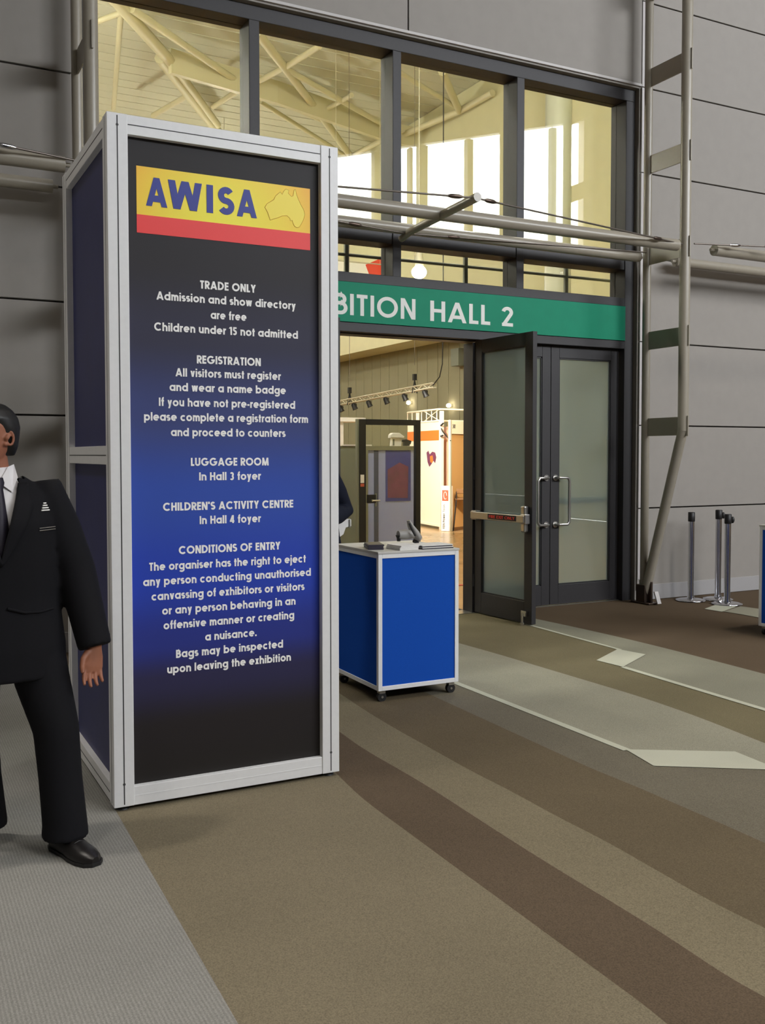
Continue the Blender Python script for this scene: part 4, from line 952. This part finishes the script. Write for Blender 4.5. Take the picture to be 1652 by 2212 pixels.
def person(name, label, org, P, suit, vox=.0042, detail=True):
    """P: joints in offsets from ORG (floor point under the pelvis)"""
    O_ = Vector(org); V = lambda p: O_+Vector(p)
    r = root(name, O_, label, 'person')
    b = MB()
    sh, el_, wrs, hip, kn, an = P['sh'], P['el'], P['wr'], P['hip'], P['kn'], P['an']
    cz = P.get('cz', 0)
    torso(b, [(O_.x, O_.y, O_.z+.84+cz, .13, .1, 2.2), (O_.x, O_.y, .93+cz, .15, .105, 2.2), (O_.x, O_.y-.005, 1.08+cz, .13, .095, 2.2), (O_.x, O_.y-.005, 1.25+cz, .155, .105, 2.3), (O_.x, O_.y, 1.37+cz, .165, .095, 2.4), (O_.x, O_.y, 1.43+cz, .11, .07, 2.2), (O_.x, O_.y, 1.47+cz, .06, .055, 2)])
    hc_ = V(P['head']); T = head_shape(b, hc_, P['hyaw'])
    b.tube([V((0, .01, 1.42+cz)), hc_+Vector((0, .012, -.06))], [.062, .054], 16)
    for i in (0, 1):
        b.tube([V(sh[i])+Vector((0, 0, -.01)), V(sh[i])*.5+V(el_[i])*.5, V(el_[i]), V(el_[i])*.45+V(wrs[i])*.55, V(wrs[i])], [.05, .044, .037, .034, .025], 14)
        hand(b, V(wrs[i]), P['hd'][i], P['th'][i], P.get('cur', .25))
        b.tube([V(hip[i]), V(hip[i])*.5+V(kn[i])*.5, V(kn[i]), V(kn[i])*.6+V(an[i])*.4, V(an[i])], [.085, .075, .054, .052, .036], 14)
        fd = Vector(P['fd'][i]).normalized(); a_ = V(an[i]); b.tube([a_, a_+fd*.03-Vector((0, 0, .045)), a_+fd*.14-Vector((0, 0, .06))], [.03, .027, .016], 12)
    body = solid(b, 'body', M['skin'], r, vox, 3)
    # eyes and brows
    for sg in (-1, 1):
        ey = MB().ell(T(sg*.031, -.0775, .008), .0115, .012, .0085, 14, 10).build('eye', M['shirt'], body)
        MB().ell(T(sg*.031, -.0868, .008), .0062, .0036, .0066, 12, 8).build('iris', M['hair'], ey)
        MB().tube([T(sg*.052, -.073, .03), T(sg*.036, -.086, .036), T(sg*.016, -.092, .031)], [.003, .0045, .004], 8).build('eyebrow', M['hair'], body)
    # hair
    hr = MB(); Rm = Matrix.Rotation(P['hyaw'], 3, 'Z'); TT = lambda x, y, z_: hc_+Rm @ Vector((x, y, z_))
    rows = [(-.075, .05, .045, .042), (-.04, .045, .068, .055), (0, .036, .079, .068), (.035, .028, .083, .082), (.07, .008, .08, .098), (.1, .004, .062, .082), (.122, .006, .035, .05), (.13, .008, .008, .012)]
    hr.loft([[TT(rx*math.cos(2*math.pi*k/24), yc+ry*math.sin(2*math.pi*k/24), z_) for k in range(24)] for z_, yc, rx, ry in rows])
    solid(hr, 'hair', M['hair'], r, .007, 3)
    # shirt (torso layer + collar)
    s_ = MB(); torso(s_, [(O_.x, O_.y, .95+cz, .165, .12, 2.2), (O_.x, O_.y-.005, 1.1+cz, .15, .115, 2.2), (O_.x, O_.y-.008, 1.26+cz, .17, .123, 2.3), (O_.x, O_.y-.004, 1.38+cz, .165, .11, 2.4), (O_.x, O_.y, 1.45+cz, .085, .078, 2.1), (O_.x, O_.y+.006, 1.49+cz, .07, .07, 2), (O_.x, O_.y+.008, 1.515+cz, .066, .066, 2)])
    solid(s_, 'shirt', M['shirt'], r, .009, 4)
    # trousers
    t_ = MB(); torso(t_, [(O_.x, O_.y, .78+cz, .175, .13, 2.3), (O_.x, O_.y, .9+cz, .178, .132, 2.3), (O_.x, O_.y, 1.02+cz, .165, .125, 2.2)])
    for i in (0, 1):
        A, B, D_ = V(hip[i]), V(kn[i]), V(an[i]); hem = D_+Vector((0, 0, -.03))
        t_.tube([A+Vector((0, 0, .04)), A*.5+B*.5, B, B*.5+D_*.5, hem+Vector((0, 0, .05)), hem], [.118, .104, .088, .083, .086, .092], 18)
    solid(t_, 'trousers', suit, r, .011, 6)
    # jacket
    j = MB(); hemz = P.get('hem', .70)
    torso(j, [(O_.x+.005, O_.y, hemz, .25, .165, 2.4), (O_.x+.003, O_.y, hemz+.12, .25, .165, 2.4), (O_.x, O_.y, 1.0+cz, .232, .15, 2.4), (O_.x, O_.y-.006, 1.15+cz, .225, .15, 2.4), (O_.x, O_.y-.008, 1.3+cz, .215, .15, 2.5), (O_.x, O_.y, 1.4+cz, .205, .12, 2.6), (O_.x, O_.y+.008, 1.455+cz, .14, .085, 2.3), (O_.x, O_.y+.012, 1.485+cz, .095, .075, 2.0)])
    for i in (0, 1):
        A, B, D_ = V(sh[i]), V(el_[i]), V(wrs[i]); cf = B+(D_-B)*P.get('cuff', 1.0)
        j.tube([A*.8+V((0, 0, 1.40+cz))*.2, A, A*.6+B*.4, B, B*.5+cf*.5, cf], [.06, .084, .082, .077, .071, .066], 18)
    jk = solid(j, 'jacket', suit, r, .009, 9)
    me = jk.data; org_ = wloc(r)
    vz0, vz1, vw = P.get('vz0', 1.165)+cz, 1.5+cz, .082
    bm = bmesh.new(); bm.from_mesh(me)
    bv = BVHTree.FromBMesh(bm)
    def inside(c):
        x_, y_, z_ = c.x+org_.x-O_.x, c.y+org_.y-O_.y, c.z+org_.z
        if z_ > vz1-.03 and abs(x_) < .1: return True
        return y_ < 0.03 and vz0 < z_ and abs(x_) < vw*min(1, (z_-vz0)/(1.46+cz-vz0)+.02)
    bmesh.ops.delete(bm, geom=[f for f in bm.faces if inside(f.calc_center_median()) or (f.calc_center_median().z+org_.z < hemz+.006 and False)], context='FACES')
    def drape(x_, z_, off):
        hit = bv.ray_cast(Vector((x_+O_.x-org_.x, O_.y-1-org_.y, z_-org_.z)), Vector((0, 1, 0)))
        if hit[0] is None or hit[0].y+org_.y > O_.y+.02: return None
        return hit[0]+org_-Vector((0, off, 0))
    lap = MB()
    if detail:
        for sg in (-1, 1):
            N_ = 22; rows = []
            for k in range(N_+1):
                t = k/N_; z_ = vz0-.02+(1.475+cz-vz0)*t; xi = sg*(vw*t*.98+.0); wd_ = (.012+.062*math.sin(min(1, t*1.25)*math.pi*.5)) if t < .78 else (.05 if t < .86 else .045)
                row = []; last = None
                for q_ in range(5):
                    p = drape(xi+sg*(-.007+wd_*q_/4), z_, .009)
                    if p is None: p = (last+Vector((sg*wd_/4, .004, 0))) if last else V((xi, -.12+.08*t, z_))
                    row.append(p); last = p
                rows.append(row)
            for _ in range(3):
                rows = [rows[0]]+[[(rows[k-1][q_]+rows[k][q_]*2+rows[k+1][q_])/4 for q_ in range(5)] for k in range(1, N_)]+[rows[N_]]
            fs_ = [(k*5+q_, k*5+q_+1, k*5+q_+6, k*5+q_+5) for k in range(N_) for q_ in range(4)]
            lap.add([p for r_ in rows for p in r_], fs_ if sg > 0 else [f[::-1] for f in fs_], 0, True)
        lo_ = lap.build('lapel', suit, jk); sm_ = lo_.modifiers.new('s', 'SOLIDIFY'); sm_.thickness = .005
    bm.to_mesh(me); bm.free()
    # shirt collar + tie
    if detail:
        co = MB()
        for sg in (-1, 1):
            co.prism([V((sg*.004, -.085, 1.455+cz)), V((sg*.05, -.092, 1.42+cz)), V((sg*.075, -.055, 1.475+cz)), V((sg*.068, .0, 1.525+cz)), V((sg*.04, -.05, 1.515+cz))], (0, -.004, 0))
        co.build('collar', M['shirt'], r, .002)
        ti = MB(); ti.loft([[V((x_, y_, z_)) for x_, y_ in ((-w_, -d_), (0, -d_-.008), (w_, -d_), (0, -d_+.004))] for z_, w_, d_ in ((1.475+cz, .018, .088), (1.455+cz, .022, .098), (1.43+cz, .016, .11), (1.3+cz, .03, .134), (1.17+cz, .036, .138), (1.1+cz, .034, .132))])
        ti.build('tie', M['tie'], r)
    # shoes
    for i in (0, 1):
        fd = Vector(P['fd'][i]).normalized(); sd = Vector((-fd.y, fd.x, 0)); a_ = V(an[i]); g0 = Vector((a_.x, a_.y, 0))
        so = MB(); rings = []
        for t, hw_, ht in ((-.075, .028, .07), (-.055, .038, .085), (0, .04, .092), (.05, .042, .078), (.1, .05, .06), (.15, .05, .05), (.19, .038, .042), (.212, .016, .03)):
            c = g0+fd*t; rings.append([c+sd*(hw_*x_)+Vector((0, 0, .008+ht*z_)) for x_, z_ in ((-1, .0), (-1.02, .3), (-.85, .7), (-.45, .96), (0, 1.0), (.45, .96), (.85, .7), (1.02, .3), (1, .0))])
        so.loft(rings); sho = so.build('shoe', M['shoe'], r)
        sl = MB(); pts = [(-.08, .03), (-.05, .042), (0, .043), (.05, .045), (.1, .054), (.15, .054), (.195, .042), (.218, .018)]
        sl.prism([g0+fd*t+sd*w_+Vector((0, 0, .0045)) for t, w_ in pts]+[g0+fd*t-sd*w_+Vector((0, 0, .0045)) for t, w_ in pts[::-1]], (0, 0, .012)); sl.build('sole', M['black'], sho)
        if detail:
            lc_ = MB()
            for k in range(4): c = g0+fd*(.03+.022*k)+Vector((0, 0, .088-.008*k)); lc_.tube([c-sd*.022, c+Vector((0, 0, .006)), c+sd*.022], .003, 6)
            lc_.build('lace', M['black'], sho)
    return r, drape, jk
O1 = (.405, 4.0, 0)
POSE1 = dict(head=(-.012, -.02, 1.632), hyaw=-.95, sh=[(-.19, 0, 1.40), (.19, 0, 1.40)], el=[(-.28, .0, 1.10), (.292, -.03, 1.10)], wr=[(-.29, -.06, .81), (.345, -.12, .805)],
    hip=[(-.1, 0, .86), (.115, -.01, .86)], kn=[(-.085, .06, .49), (.2, -.08, .49)], an=[(-.05, .13, .1), (.225, -.10, .095)], fd=[(-.1, -1, 0), (.36, -.9, 0)],
    hd=[(0, -.1, -1), (-.16, -.1, -1)], th=[(.3, -1, 0), (-1, -.25, 0)], hem=.70, vz0=1.165, cuff=1.0)
pr1, drape1, jk1 = person('person', 'man in black suit and white shirt standing left of the sign tower', O1, POSE1, M['suit'])
# embroidered badge, pocket trim and pocket flap on the jacket
bd = MB()
for k in range(4):
    z_ = 1.348+.009*k; x0_, x1_ = .152+.003*k, .184-.004*k
    p, q_ = drape1(x0_, z_, .003), drape1(x1_, z_, .003)
    if p and q_: bd.tube([p, q_], .0026, 6)
bd.build('badge', M['white'], jk1)
pk = MB()
for z_ in (1.272, 1.281):
    p, m_, q_ = drape1(.14, z_, .004), drape1(.172, z_+.001, .004), drape1(.205, z_+.002, .004)
    if p and m_ and q_: pk.tube([p, m_, q_], .002, 6)
pk.build('pocket_trim', M['dull'], jk1)
fl_ = MB(); F_ = [drape1(x_, .985-.03*i, .003) for i, x_ in enumerate((.03, .07, .11, .15))]
if all(F_): fl_.tube([drape1(x_, z_, .004) for x_, z_ in ((.02, .985), (.08, .965), (.14, .962), (.19, .968))], .006, 6); fl_.build('pocket_flap', M['suit'], jk1)
# second person, mostly behind the tower: right elbow sticks out
O2 = (2.835, 6.62, 0)
POSE2 = dict(head=(.0, -.02, 1.60), hyaw=.2, cz=-.03, sh=[(-.19, 0, 1.37), (.19, 0, 1.37)], el=[(-.26, .06, 1.10), (.295, .0, 1.13)], wr=[(-.1, -.24, 1.12), (.05, -.27, 1.10)],
    hip=[(-.09, 0, .86), (.09, 0, .86)], kn=[(-.1, -.03, .48), (.1, -.02, .48)], an=[(-.12, .0, .1), (.12, .02, .1)], fd=[(-.2, -1, 0), (.2, -1, 0)],
    hd=[(.8, -.5, .0), (-.9, -.4, 0)], th=[(0, 0, 1), (0, 0, 1)], hem=.8, vz0=1.165, cuff=.94)
pr2, _, _ = person('person', 'person in dark navy jacket half hidden behind the sign tower, elbow showing', O2, POSE2, M['suit2'], vox=.009)
c = onY((747, 1131), 6.6)
wc = root('badge_holder', c, 'small white badge holder clipped beside the elbow behind the sign tower', 'badge')
MB().prism([c+Vector((a, 0, b)) for a, b in ((-.06, .03), (.03, .035), (.045, .03), (.045, -.02), (0, -.03), (-.02, -.08), (-.05, -.1), (-.06, -.03))], (0, .015, 0)).build('card', M['paper'], wc, .002)
MB().tube([c+Vector((.03, -.004, .03)), c+Vector((.03, -.004, -.03))], .006, 6).build('clip', M['dull'], wc)
